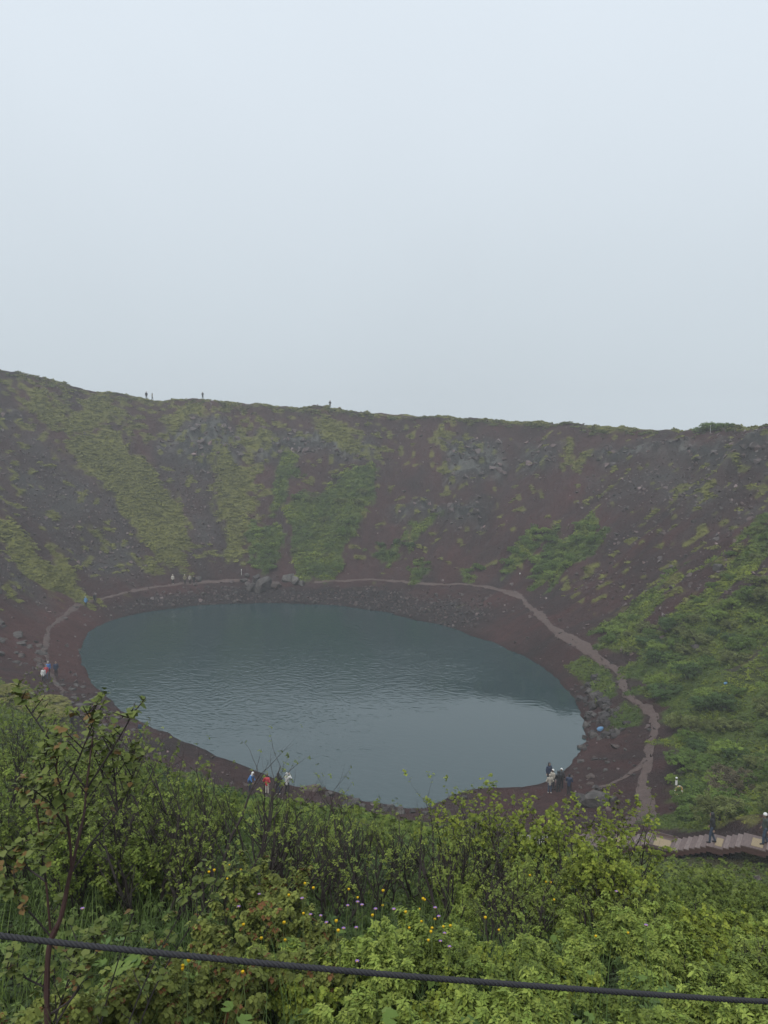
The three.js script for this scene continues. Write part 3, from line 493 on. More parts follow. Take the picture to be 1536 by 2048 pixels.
// ---------- bushes on the slopes ----------
function tubeInto(pos, a, b, ra, rb, sides = 5) {          // a tapered stick from a to b
  const d = b.clone().sub(a).normalize(), u = Math.abs(d.y) < 0.9 ? new THREE.Vector3(0, 1, 0) : new THREE.Vector3(1, 0, 0), n = u.cross(d).normalize(), m = d.clone().cross(n);
  const P = (c, r, k) => { const t = (k / sides) * 6.2832; return c.clone().addScaledVector(n, Math.cos(t) * r).addScaledVector(m, Math.sin(t) * r); };
  for (let k = 0; k < sides; k++) { const p = P(a, ra, k), q = P(a, ra, k + 1), s = P(b, rb, k), t = P(b, rb, k + 1); for (const v of [p, s, q, q, s, t]) pos.push(v.x, v.y, v.z); }
}
function sticks(pos) { const g = new THREE.BufferGeometry(); g.setAttribute('position', new THREE.Float32BufferAttribute(pos, 3)); g.computeVertexNormals(); return g; }
const barkDark = new THREE.MeshStandardMaterial({ color: new THREE.Color().setRGB(0.035, 0.027, 0.025), roughness: 0.85 }), barkRed = new THREE.MeshStandardMaterial({ color: new THREE.Color().setRGB(0.06, 0.03, 0.027), roughness: 0.6 });
const bushClump = [leafClump(44, 21, 0.22, 0.9), leafClump(44, 22, 0.26, 1.0)];
function bushProto(seed, tone) {       // about 2 m wide and 1.3 m tall, uneven outline
  const R = rng(seed), g = new THREE.Group(), pos = [], list = [[], []];
  for (let k = 0; k < 7; k++) { const a = R() * 6.28, l = 0.5 + 0.5 * R(), b = new THREE.Vector3(Math.cos(a) * l * 0.7, 0.6 + 0.6 * R(), Math.sin(a) * l * 0.7), mid = b.clone().multiplyScalar(0.5); mid.y += 0.08; tubeInto(pos, new THREE.Vector3(0, -0.25, 0), mid, 0.035, 0.022); tubeInto(pos, mid, b, 0.022, 0.008); }
  const lobes = Array.from({ length: 9 }, () => { const a = R() * 6.28, l = Math.sqrt(R()) * 0.75; return [Math.cos(a) * l, 0.28 + 0.55 * R() * (1 - l * 0.5), Math.sin(a) * l, 0.32 + 0.25 * R(), 0.75 + 0.5 * R()]; });
  for (const [x, y, z, r, k0] of lobes) for (let k = 0; k < 20; k++) {
    const v = new THREE.Vector3(R() - 0.5, R() * 0.9 - 0.25, R() - 0.5).normalize().multiplyScalar(r * (0.6 + 0.45 * R())), s = 0.16 + 0.16 * R(), c = k0 * (0.75 + 0.5 * R());
    list[k % 2].push([x + v.x, Math.max(0.02, y + v.y), z + v.z, s, s, s, (R() - 0.5) * 2, R() * 6.28, (R() - 0.5) * 2, tone[0] * c, tone[1] * c, tone[2] * c]);
  }
  mesh('stems', sticks(pos), barkDark, g); g.children[0].name = 'stem';
  list.forEach((l, i) => instances('foliage', bushClump[i], leafMat, l, g));
  return g;
}
const TONE = { mid: [0.125, 0.195, 0.042], bright: [0.19, 0.265, 0.05], olive: [0.15, 0.175, 0.055], dark: [0.075, 0.125, 0.04], brown: [0.14, 0.12, 0.075] };
const bushKinds = {}; for (const k in TONE) bushKinds[k] = [bushProto(300 + k.length, TONE[k]), bushProto(330 + k.length * 3, TONE[k])];
function bush(x, z, s, tone, R, label, group, tall = 1, lift = 0) {
  const o = bushKinds[tone][R() < 0.5 ? 0 : 1].clone(); o.name = numbered('bush'); o.position.set(x, height(x, z) + lift, z); o.rotation.y = R() * 6.28; o.scale.set(s * (0.9 + 0.3 * R()), s * tall, s * (0.9 + 0.3 * R())); scene.add(o);
  const w = o.scale.y; return tag(o, `${w > 1.15 ? 'big' : w > 0.8 ? 'middling' : 'small'} ${tone === 'mid' ? '' : tone + ' '}${label}`.replace('small small', 'small').replace('big big', 'big'), 'bush', group);
}
function posOf(az, t) { const th = ((az - 90) * Math.PI) / 180, i = (Math.round(((th + Math.PI * 3) / (Math.PI * 2)) * NTH) % NTH + NTH) % NTH, r = lerp(KR[i * KN + 4], KR[i * KN + 8], t); return [CX + Math.cos(th) * r, CZ + Math.sin(th) * r]; }
function bushesIn(poly, n, s0, s1, tones, seed, label, group, gap = 1.2) {
  const R = rng(seed), done = [], q = PATCH.green[poly];
  for (let k = 0, tr = 0; k < n && tr < n * 60; tr++) {
    const az = lerp(q.a0 + 3, q.a1 - 3, R()), t = lerp(Math.max(0, q.t0 + 0.1), q.t1 - 0.1, R()); let inside = false; const X = az * 1.65, Y = t * 52, P = q.p;
    for (let i = 0, j = P.length - 1; i < P.length; j = i++) if ((P[i][1] > Y) !== (P[j][1] > Y) && X < ((P[j][0] - P[i][0]) * (Y - P[i][1])) / (P[j][1] - P[i][1]) + P[i][0]) inside = !inside;
    if (!inside) continue;
    const [x, z] = posOf(az, t); if (patch('bare', az, t, 3, 1) > 0.3 || Math.hypot(x - 20.6, z + 50.4) < 1.9 || done.some(d => Math.hypot(d[0] - x, d[1] - z) < gap) || !seen(x, height(x, z), z)) continue;
    done.push([x, z]); k++; bush(x, z, lerp(s0, s1, R()), tones[Math.floor(R() * tones.length)], R, label, group, 0.6 + 0.35 * R());
  }
}
bushesIn(7, 12, 0.9, 1.5, ['mid', 'mid', 'bright'], 1, 'green bush in the narrower left thicket on the far right wall', 'bushes of the left thicket on the far wall', 1.6);
bushesIn(8, 20, 1.0, 1.7, ['mid', 'mid', 'bright'], 2, 'green bush in the larger right thicket on the far right wall', 'bushes of the right thicket on the far wall', 1.7);
bushesIn(2, 16, 0.8, 1.4, ['mid', 'bright', 'olive'], 3, 'green bush in the wide green strip on the far wall', 'bushes in the wide green strip', 2.2);
bushesIn(0, 7, 0.8, 1.2, ['mid', 'bright'], 4, 'green bush at the foot of the green strip above the far boulders', 'bushes above the far boulders', 1.8);
bushesIn(5, 6, 0.7, 1.1, ['mid', 'dark'], 5, 'bush in the short row on the bare far wall', 'bushes in the short row', 1.6);
bushesIn(4, 3, 0.6, 0.9, ['mid', 'bright'], 6, 'bush just above the middle of the far path', 'bushes above the far path', 1.2);
bushesIn(6, 3, 0.6, 0.9, ['mid'], 7, 'bush on bare cinder above the right end of the far path', 'bushes above the right end of the far path', 1.2);
bushesIn(9, 95, 0.7, 1.6, ['mid', 'mid', 'bright', 'dark', 'olive'], 8, 'leafy bush in the dense scrub of the right slope', 'bushes on the right slope', 1.5);
bushesIn(10, 7, 0.5, 0.9, ['bright', 'mid'], 9, 'bush in the lower green streak left of the dense right scrub', 'bushes in the lower green streak', 1.4);
bushesIn(11, 12, 0.5, 1.0, ['olive', 'mid'], 10, 'bush in the upper green streak on the right wall', 'bushes in the upper green streak', 1.8);
{
  const R = rng(44);
  for (const [az, t, s] of [[56, 0.965, 1.1], [57.2, 0.97, 1.5], [58.4, 0.97, 1.6], [59.6, 0.97, 1.3], [61, 0.965, 0.9]]) bush(...posOf(az, t), s, 'mid', R, 'bush in the clump on the skyline of the right rim', 'bushes on the right rim', 0.9, -0.25);
  for (const [az, s, l] of [[7.5, 1.1, 'bush on the skyline in the middle of the rim'], [12.5, 0.7, 'bush on the skyline right of the middle'], [35, 1.2, 'round bush on the skyline far right of the middle'], [41, 1.0, 'bush on the skyline left of the right rim clump']]) bush(...posOf(az, 0.97), s, 'olive', R, l, null, 0.6, -0.2);
  // the twiggy brownish bush beside the lifebuoy
  for (const [x, z, s] of [[22.4, -49.0, 1.3], [23.5, -50.0, 1.2]]) bush(x, z, s, 'brown', R, 'twiggy brown green bush beside the lifebuoy', 'twiggy bushes beside the lifebuoy', 1.1);
  // mossy mounds at the left
  const mg = new THREE.IcosahedronGeometry(1, 4), q = mg.attributes.position; for (let i = 0; i < q.count; i++) { const x = q.getX(i), y = q.getY(i), z = q.getZ(i), k = 1 + 0.35 * fbm(x * 1.7 + y + 4, z * 1.7 - y, 4, 91); q.setXYZ(i, x * k, y * k, z * k); } mg.computeVertexNormals(); uvBox(mg, 1);
  const mossRock = new THREE.MeshStandardMaterial({ color: new THREE.Color().setRGB(0.16, 0.155, 0.05), map: rockTex, bumpMap: rockBump, bumpScale: 0.12, roughness: 1 });
  for (const [x, z, w, h, lab] of [[-30.4, -66.6, 2.6, 1.5, 'large lava mound capped with yellow moss above the left beach'], [-33.6, -66.8, 2.2, 1.6, 'dark mossy mound left of the large yellow one'], [-28.6, -64.2, 1.7, 1.1, 'smaller mossy mound below the large yellow one']]) {
    const o = thing('mossy_mound', lab, 'mound', [x, height(x, z), z], x); const m = mesh('rock', mg, ROCK.dark, o); m.scale.set(w, h, w * 0.8); const c = mesh('moss_cap', mg, mossRock, o); c.scale.set(w * 0.95, h * 0.9, w * 0.76); c.position.y = h * 0.24;
    const list = []; for (let k = 0; k < 260; k++) { const a = R() * 6.28, l = Math.sqrt(R()) * 0.92, s = 0.3 + 0.3 * R(), c2 = 0.7 + 0.6 * R(); list.push([Math.cos(a) * l * w, h * (0.2 + 0.98 * Math.sqrt(1 - l * l)), Math.sin(a) * l * w * 0.8, s, s * 0.5, s, 0, R() * 6, 0, 0.22 * c2, 0.215 * c2, 0.06 * c2]); }
    instances('moss_tuft', leafClump(26, 1, 0.3, 0.4), leafMat, list, o);
  }
  // bushes scattered over the slope below the camera
  for (let k = 0, tr = 0; k < 70 && tr < 4000; tr++) {
    const d = lerp(15, 62, Math.pow(R(), 0.8)), a = (R() - 0.5) * 1.05, x = Math.sin(a) * d, z = -Math.cos(a) * d, p = polar(x, z), g = growth(x, z, p);
    if (g[1] < 0.5 || azOf(p) > 90 && azOf(p) < 148 || p.t > 0.93 || !seen(x, height(x, z), z)) continue;
    const bs = 0.4 + 0.5 * R(); if (x > 9 && d > 33 || !clearOf(x, height(x, z) + 1.25 * bs, z)) continue;
    k++; bush(x, z, bs, ['mid', 'dark', 'dark', 'bright'][Math.floor(R() * 4)], R, x < -12 ? 'leafy bush on the near left slope above the beach' : x > 6 ? 'leafy bush on the slope below the right foreground shrubs' : 'leafy bush on the slope behind the bare stems', x < -12 ? 'bushes on the near left slope' : x > 6 ? 'bushes below the right foreground' : 'bushes behind the bare stems', 0.9);
  }
}
// ---------- people: each a continuous body meshed from a smooth distance field, clothes as shells over it ----------
const V3 = (x, y, z) => new THREE.Vector3(x, y, z);
function surfaceNet(f, lo, hi, cell) {
  const nx = Math.ceil((hi[0] - lo[0]) / cell) + 1, ny = Math.ceil((hi[1] - lo[1]) / cell) + 1, nz = Math.ceil((hi[2] - lo[2]) / cell) + 1, F = new Float32Array(nx * ny * nz), id = (i, j, k) => i + nx * (j + ny * k);
  for (let k = 0; k < nz; k++) for (let j = 0; j < ny; j++) for (let i = 0; i < nx; i++) F[id(i, j, k)] = f(lo[0] + i * cell, lo[1] + j * cell, lo[2] + k * cell);
  const vid = new Int32Array(nx * ny * nz).fill(-1), pos = [], idx = [];
  for (let k = 0; k < nz - 1; k++) for (let j = 0; j < ny - 1; j++) for (let i = 0; i < nx - 1; i++) {
    let n = 0, sx = 0, sy = 0, sz = 0; const c = [];
    for (let m = 0; m < 8; m++) c.push(F[id(i + (m & 1), j + ((m >> 1) & 1), k + (m >> 2))]);
    for (let m = 0; m < 8; m++) for (const b of [1, 2, 4]) if (!(m & b)) { const a0 = c[m], a1 = c[m | b]; if ((a0 < 0) !== (a1 < 0)) { const t = a0 / (a0 - a1); n++; sx += (m & 1) + (b === 1 ? t : 0); sy += ((m >> 1) & 1) + (b === 2 ? t : 0); sz += (m >> 2) + (b === 4 ? t : 0); } }
    if (n) { vid[id(i, j, k)] = pos.length / 3; pos.push(lo[0] + (i + sx / n) * cell, lo[1] + (j + sy / n) * cell, lo[2] + (k + sz / n) * cell); }
  }
  const quad = (a, b, c, d, flip) => { if (a < 0 || b < 0 || c < 0 || d < 0) return; flip ? idx.push(a, c, b, a, d, c) : idx.push(a, b, c, a, c, d); };
  for (let k = 1; k < nz - 1; k++) for (let j = 1; j < ny - 1; j++) for (let i = 1; i < nx - 1; i++) {
    const s = F[id(i, j, k)] < 0;
    if (s !== F[id(i + 1, j, k)] < 0) quad(vid[id(i, j - 1, k - 1)], vid[id(i, j, k - 1)], vid[id(i, j, k)], vid[id(i, j - 1, k)], !s);
    if (s !== F[id(i, j + 1, k)] < 0) quad(vid[id(i - 1, j, k - 1)], vid[id(i - 1, j, k)], vid[id(i, j, k)], vid[id(i, j, k - 1)], !s);
    if (s !== F[id(i, j, k + 1)] < 0) quad(vid[id(i - 1, j - 1, k)], vid[id(i, j - 1, k)], vid[id(i, j, k)], vid[id(i - 1, j, k)], !s);
  }
  const g = new THREE.BufferGeometry(); g.setAttribute('position', new THREE.Float32BufferAttribute(pos, 3)); g.setIndex(idx); g.computeVertexNormals(); return g;
}
function capsuleField(bones, k) {       // bones: [ax, ay, az, ra, bx, by, bz, rb, flatten in z]
  return (x, y, z) => {
    let d = 9;
    for (const b of bones) {
      const dx = b[4] - b[0], dy = b[5] - b[1], dz = b[6] - b[2], l = dx * dx + dy * dy + dz * dz, t = clamp(((x - b[0]) * dx + (y - b[1]) * dy + (z - b[2]) * dz) / (l || 1)), ex = x - b[0] - t * dx, ey = y - b[1] - t * dy, ez = (z - b[2] - t * dz) * (b[8] || 1);
      const e = Math.sqrt(ex * ex + ey * ey + ez * ez) - (b[3] + (b[7] - b[3]) * t), h = Math.max(0, k - Math.abs(d - e)) / k; d = Math.min(d, e) - h * h * k * 0.25;
    }
    return d;
  };
}
const bone = (a, ra, b, rb, fl) => [a.x, a.y, a.z, ra, b.x, b.y, b.z, rb, fl];
function pose(kind) {
  const J = { pel: V3(0, 0.93, 0), chest: V3(0, 1.27, 0), neck: V3(0, 1.45, 0), head: V3(0, 1.58, 0.02) };
  const two = (n, x, y, z) => { J[n + 'L'] = V3(x, y, z); J[n + 'R'] = V3(-x, y, z); };
  two('sho', 0.18, 1.39, 0); two('elb', 0.235, 1.11, -0.03); two('wri', 0.24, 0.87, 0.05); two('hip', 0.085, 0.9, 0); two('kne', 0.1, 0.49, 0.02); two('ank', 0.105, 0.09, -0.02);
  if (kind === 'walk') { J.kneL = V3(0.09, 0.5, 0.1); J.ankL = V3(0.09, 0.09, 0.13); J.kneR = V3(-0.09, 0.49, 0); J.ankR = V3(-0.09, 0.1, -0.17); J.elbL = V3(0.23, 1.11, -0.08); J.wriL = V3(0.22, 0.88, -0.06); J.elbR = V3(-0.23, 1.11, 0.01); J.wriR = V3(-0.21, 0.89, 0.12); J.head.z = 0.05; }
  if (kind === 'photo') { J.elbL = V3(0.3, 1.24, 0.16); J.wriL = V3(0.13, 1.5, 0.24); J.elbR = V3(-0.3, 1.24, 0.16); J.wriR = V3(-0.13, 1.5, 0.24); }
  if (kind === 'phone') { J.elbL = V3(0.25, 1.13, 0.06); J.wriL = V3(0.07, 1.2, 0.28); J.elbR = V3(-0.25, 1.13, 0.06); J.wriR = V3(-0.07, 1.2, 0.28); J.head.z = 0.06; J.head.y = 1.56; }
  if (kind === 'pockets') { J.elbL = V3(0.29, 1.13, -0.06); J.wriL = V3(0.2, 0.95, 0.08); J.elbR = V3(-0.29, 1.13, -0.06); J.wriR = V3(-0.2, 0.95, 0.08); J.ankL = V3(0.13, 0.09, 0.02); }
  if (kind === 'bend') { J.chest = V3(0, 1.2, 0.12); J.neck = V3(0, 1.35, 0.22); J.head = V3(0, 1.46, 0.29); two('sho', 0.18, 1.31, 0.17); two('elb', 0.23, 1.05, 0.22); two('wri', 0.2, 0.86, 0.34); J.pel.z = -0.05; two('kne', 0.1, 0.5, 0.05); }
  return J;
}
const skinM = new THREE.MeshStandardMaterial({ color: new THREE.Color().setRGB(0.3, 0.2, 0.155), roughness: 0.6, vertexColors: true });
const cloth = (r, g, b, ro = 0.8) => new THREE.MeshStandardMaterial({ color: new THREE.Color().setRGB(r, g, b), roughness: ro });
function handBones(side) {              // five separate fingers, slightly curled; palm runs down -y from the wrist
  const b = [bone(V3(0, 0, 0), 0.024, V3(0, -0.03, 0), 0.03, 1.7), bone(V3(0, -0.03, 0), 0.034, V3(0, -0.075, 0.004), 0.036, 2.2)];
  [[0.03, 0.07], [0.01, 0.082], [-0.01, 0.076], [-0.029, 0.058]].forEach(([x, l]) => { const a = V3(x, -0.085, 0.003), m = V3(x * 1.12, -0.085 - l * 0.55, 0.014), e = V3(x * 1.15, -0.085 - l * 0.95, 0.034); b.push(bone(a, 0.0095, m, 0.0088), bone(m, 0.0088, e, 0.0075)); });
  const t0 = V3(0.03 * side, -0.035, 0.006), t1 = V3(0.056 * side, -0.07, 0.02), t2 = V3(0.058 * side, -0.1, 0.032); b.push(bone(t0, 0.014, t1, 0.011), bone(t1, 0.011, t2, 0.009)); return b;
}
function paint(g, fn) { const p = g.attributes.position, c = new Float32Array(p.count * 3); for (let i = 0; i < p.count; i++) c.set(fn(p.getX(i), p.getY(i), p.getZ(i)), i * 3); g.setAttribute('color', new THREE.BufferAttribute(c, 3)); return g; }
const handG = [1, -1].map(s => paint(surfaceNet(capsuleField(handBones(s), 0.006), [-0.09, -0.19, -0.04], [0.09, 0.04, 0.07], 0.0055), () => [1, 1, 1]));
function headGeo() {
  const b = [bone(V3(0, 0.03, -0.015), 0.093, V3(0, 0.05, 0.005), 0.09), bone(V3(0, -0.03, 0.02), 0.066, V3(0, -0.075, 0.038), 0.042), bone(V3(0, 0.005, 0.085), 0.012, V3(0, -0.028, 0.108), 0.016), bone(V3(-0.04, 0.022, 0.082), 0.012, V3(0.04, 0.022, 0.082), 0.012), bone(V3(-0.02, -0.055, 0.083), 0.01, V3(0.02, -0.055, 0.083), 0.01), bone(V3(0.086, 0.01, -0.01), 0.014, V3(0.088, -0.025, -0.005), 0.01), bone(V3(-0.086, 0.01, -0.01), 0.014, V3(-0.088, -0.025, -0.005), 0.01), bone(V3(0, -0.06, -0.02), 0.055, V3(0, -0.15, -0.025), 0.058)];
  return paint(surfaceNet(capsuleField(b, 0.03), [-0.13, -0.18, -0.14], [0.13, 0.17, 0.15], 0.009), (x, y, z) => (z > 0.06 && Math.abs(Math.abs(x) - 0.033) < 0.014 && Math.abs(y - 0.004) < 0.009 ? [0.12, 0.1, 0.1] : z > 0.07 && Math.abs(x) < 0.024 && Math.abs(y + 0.055) < 0.007 ? [0.7, 0.42, 0.4] : [1, 1, 1]));
}
const headG = headGeo();
const kits = {};
function kit(kind) {
  if (kits[kind]) return kits[kind];
  const J = pose(kind), cell = 0.022, box = [[-0.5, -0.02, -0.5], [0.5, 1.75, 0.5]];
  const legs = (r, low = 0) => ['L', 'R'].flatMap(s => [bone(J['hip' + s], 0.09 + r, J['kne' + s], 0.062 + r), bone(J['kne' + s], 0.06 + r, J['ank' + s].clone().lerp(J['kne' + s], low), 0.042 + r * 1.3)]);
  const arms = r => ['L', 'R'].flatMap(s => [bone(J['sho' + s], 0.06 + r, J['elb' + s], 0.047 + r), bone(J['elb' + s], 0.045 + r, J['wri' + s].clone().lerp(J['elb' + s], 0.08), 0.034 + r)]);
  const torso = r => [bone(J.pel, 0.14 + r, J.chest, 0.155 + r, 1.3), bone(J.shoL.clone().lerp(J.chest, 0.45), 0.09 + r, J.shoR.clone().lerp(J.chest, 0.45), 0.09 + r, 1.1), bone(J.chest, 0.13 + r, J.neck, 0.06 + r)];
  const feet = r => ['L', 'R'].map(s => bone(J['ank' + s].clone().add(V3(0, -0.04, -0.03)), 0.042 + r, J['ank' + s].clone().add(V3(0, -0.05, 0.13)), 0.034 + r));
  const body = paint(surfaceNet(capsuleField([...torso(-0.02), ...arms(-0.012), ...legs(-0.012), ...feet(-0.008), bone(J.neck, 0.05, J.head, 0.05)], 0.05), ...box, cell), () => [1, 1, 1]);
  const bits = [body];
  const h = headG.clone(); const hd = new THREE.Matrix4().makeTranslation(J.head.x, J.head.y + 0.02, J.head.z); h.applyMatrix4(hd); bits.push(h);
  ['L', 'R'].forEach((s, i) => { const g = handG[i].clone(), dir = J['wri' + s].clone().sub(J['elb' + s]).normalize(); g.applyMatrix4(new THREE.Matrix4().compose(J['wri' + s], new THREE.Quaternion().setFromUnitVectors(V3(0, -1, 0), dir).multiply(new THREE.Quaternion().setFromAxisAngle(V3(0, 1, 0), s === 'L' ? 1.3 : -1.3)), V3(1, 1, 1))); bits.push(g); });
  const K = kits[kind] = { J, body: mergeGeometries(bits) };
  const wob = (f, a) => (x, y, z) => f(x, y, z) + a * vnoise(x * 14 + z * 9, y * 11, 7);
  K.jacket = surfaceNet(wob(capsuleField([...torso(0.012), ...arms(0.012), bone(J.pel.clone().add(V3(0, -0.08, 0)), 0.165, J.pel, 0.15, 1.25)], 0.05), 0.008), ...box, cell);
  K.trousers = surfaceNet(wob(capsuleField([...legs(0.008, 0.05), bone(J.hipL, 0.1, J.hipR, 0.1)], 0.03), 0.005), ...box, cell);
  K.shoe = ['L', 'R'].map(s => surfaceNet(capsuleField([bone(J['ank' + s].clone().add(V3(0, -0.03, -0.03)), 0.047, J['ank' + s].clone().add(V3(0, -0.045, 0.13)), 0.042)], 0.03), [J['ank' + s].x - 0.1, -0.02, J['ank' + s].z - 0.15], [J['ank' + s].x + 0.1, J['ank' + s].y + 0.1, J['ank' + s].z + 0.28], 0.018));
  const hb = capsuleField([bone(J.head.clone().add(V3(0, 0.06, -0.02)), 0.117, J.head.clone().add(V3(0, 0.02, -0.02)), 0.115), bone(J.head.clone().add(V3(0, -0.04, -0.03)), 0.1, J.neck.clone().add(V3(0, -0.02, -0.02)), 0.115)], 0.04);
  const hcut = (x, y, z) => { const dx = x - J.head.x, dy = y - J.head.y, dz = z - J.head.z - 0.1; return 0.085 - Math.sqrt(dx * dx + dy * dy * 0.6 + dz * dz); };
  K.hood = surfaceNet((x, y, z) => Math.max(hb(x, y, z), hcut(x, y, z)), [-0.25, 1.2, -0.3], [0.25, 1.8, 0.55], 0.018);
  K.hat = surfaceNet((x, y, z) => Math.max(capsuleField([bone(J.head.clone().add(V3(0, 0.07, -0.01)), 0.115, J.head.clone().add(V3(0, 0.05, -0.01)), 0.115)], 0.03)(x, y, z), J.head.y + 0.045 - y), [-0.2, 1.4, -0.2], [0.2, 1.85, 0.5], 0.018);
  K.hair = surfaceNet((x, y, z) => Math.max(capsuleField([bone(J.head.clone().add(V3(0, 0.065, -0.025)), 0.107, J.head.clone().add(V3(0, 0, -0.045)), 0.09)], 0.03)(x, y, z), hcut(x, y, z)), [-0.2, 1.35, -0.25], [0.2, 1.8, 0.5], 0.018);
  K.pack = surfaceNet(capsuleField([bone(J.chest.clone().add(V3(0, 0.08, -0.2)), 0.12, J.pel.clone().add(V3(0, 0.12, -0.2)), 0.13)], 0.05), [-0.25, 0.75, -0.55], [0.25, 1.6, 0.1], cell);
  return K;
}
const jackets = { black: cloth(0.018, 0.019, 0.022, 0.6), navy: cloth(0.02, 0.035, 0.075, 0.6), blue: cloth(0.06, 0.2, 0.5, 0.5), sky: cloth(0.12, 0.3, 0.52, 0.4), red: cloth(0.48, 0.03, 0.045, 0.5), white: cloth(0.68, 0.68, 0.66, 0.6), beige: cloth(0.36, 0.33, 0.28), green: cloth(0.05, 0.065, 0.055), olive: cloth(0.2, 0.18, 0.1), jeans: cloth(0.04, 0.06, 0.1), dark: cloth(0.02, 0.02, 0.022), pale: cloth(0.5, 0.46, 0.4), brown: cloth(0.09, 0.055, 0.035) };
function person(x, z, turn, tall, kind, jacket, trousers, head, headMat, label, opt = {}) {
  const K = kit(kind), o = thing('person', label, 'person', [x, (opt.y === undefined ? height(x, z) : opt.y) - 0.01, z], turn, opt.group); o.scale.setScalar(tall / 1.7);
  mesh('body', K.body, skinM, o); mesh('jacket', K.jacket, jackets[jacket], o); mesh('trousers', K.trousers, jackets[trousers], o); K.shoe.forEach(g => mesh('shoe', g, jackets[opt.shoe || 'dark'], o));
  if (head !== 'hair') mesh('hair', K.hair, jackets.brown, o); mesh(head, K[head], jackets[headMat], o);
  if (opt.pack) mesh('backpack', K.pack, jackets[opt.pack], o);
  return o;
}
const away = Math.PI, PI = Math.PI;
person(-10.1, -55.75, 1.2, 1.6, 'bend', 'blue', 'navy', 'hood', 'white', 'person in a blue jacket leftmost of the four on the near shore');
person(-8.75, -55.3, 2.8, 1.52, 'pockets', 'red', 'pale', 'hair', 'brown', 'person in a bright red jacket on the near shore');
person(-8.0, -55.95, away, 1.66, 'pockets', 'black', 'navy', 'hood', 'black', 'hooded person in black with pale shoes beside the red jacket', { shoe: 'pale' });
person(-7.4, -56.5, away - 0.3, 1.6, 'photo', 'white', 'dark', 'hood', 'white', 'person in a white hooded jacket taking a picture of the lake');
person(13.4, -60.1, 0.3, 1.7, 'stand', 'navy', 'dark', 'hood', 'black', 'tall hooded person in dark blue standing nearest the water');
person(12.85, -57.3, away, 1.5, 'pockets', 'beige', 'jeans', 'hair', 'beige', 'person in a beige jacket and jeans in the right shore group', { shoe: 'pale' });
person(13.3, -58.3, 2.2, 1.55, 'stand', 'beige', 'dark', 'hat', 'white', 'person in a pale hat in the middle of the right shore group');
person(13.95, -58.2, 2.6, 1.6, 'pockets', 'dark', 'dark', 'hat', 'white', 'person in dark clothes and white hat behind the group');
person(13.55, -57.4, away + 0.2, 1.68, 'phone', 'black', 'dark', 'hood', 'black', 'person in black bending over a phone in the right shore group');
person(14.15, -56.5, away - 0.5, 1.6, 'phone', 'navy', 'dark', 'hair', 'dark', 'person in navy standing rightmost of the right shore group');
person(17.6, -39.4, -1.9, 1.66, 'walk', 'black', 'jeans', 'hood', 'black', 'hooded person in black and jeans walking down the stairway', { y: stairTop(17.6, -39.4) });
person(19.9, -38.35, -1.7, 1.66, 'walk', 'green', 'jeans', 'hat', 'white', 'person in a dark green jacket with backpack on the stairway', { pack: 'dark', y: stairTop(19.9, -38.35) });
person(-36.6, -80.6, 0.6, 1.6, 'walk', 'white', 'dark', 'hair', 'dark', 'person with pale clothes lowest of the left shore party');
person(-37.0, -82.2, 0.5, 1.55, 'walk', 'red', 'jeans', 'hair', 'brown', 'person in red among the left shore party');
person(-37.3, -83.4, 0.4, 1.65, 'walk', 'blue', 'dark', 'hat', 'beige', 'person in blue in the left shore party');
person(-36.9, -84.4, 0.5, 1.7, 'walk', 'navy', 'dark', 'hair', 'brown', 'person in navy at the back of the left shore party');
person(-22, -67.2, 2.6, 1.62, 'stand', 'navy', 'navy', 'hair', 'brown', 'lone person in navy on the near left beach behind the twigs');
person(-37.3, -134, 0.2, 1.66, 'stand', 'pale', 'dark', 'hood', 'pale', 'person in a cream raincoat on the far path', { shoe: 'pale' });
person(-35.3, -134.5, 0.1, 1.66, 'pockets', 'olive', 'dark', 'hat', 'pale', 'person in olive with pale hat on the far path');
person(-34.5, -134.9, 0.3, 1.6, 'walk', 'beige', 'dark', 'hair', 'brown', 'person in a tan jacket next to the rounded far boulder');
person(-33.8, -135, 0.2, 1.5, 'stand', 'dark', 'dark', 'hair', 'dark', 'person in black beside the rounded far boulder', { shoe: 'pale' });
person(-46.6, -118.3, 0.5, 1.6, 'walk', 'sky', 'dark', 'hood', 'sky', 'person in a light blue rain cape on the left path');
person(-46.1, -120.6, 0.6, 1.6, 'walk', 'black', 'dark', 'hood', 'black', 'person in black behind the light blue rain cape');
const rimY = (x, z) => { let b = -1e9; for (let k = 0; k < 14; k++) b = Math.max(b, height(x * (1 + k * 0.001), z * (1 + k * 0.001))); return b; };
for (const [px, f, tall, kind, j, lab] of [[-0.306, 1, 1.8, 'stand', 'black', 'hiker with backpack, left of the two together on the skyline'], [-0.2985, 1, 1.6, 'walk', 'olive', 'hiker right of the two together on the skyline'], [-0.2335, 1, 1.75, 'phone', 'black', 'lone hiker on the skyline left of the middle'], [-0.0695, 1, 1.7, 'pockets', 'black', 'lone hiker on the skyline nearest the middle']]) {
  // the highest ground along this bearing is the skyline
  let best = -9, bx = 0, bz = 0; for (let d = 170; d < 206; d += 0.25) { const z = -d, x = px * d, e = (height(x, z) - 28) / Math.hypot(x, z); if (e > best) { best = e; bx = x; bz = z; } }
  person(bx, bz, lab.includes('right') ? 1.4 : 0.4, tall, kind, j, 'dark', 'hair', 'dark', lab, px < -0.3 ? { pack: 'dark' } : {});
}
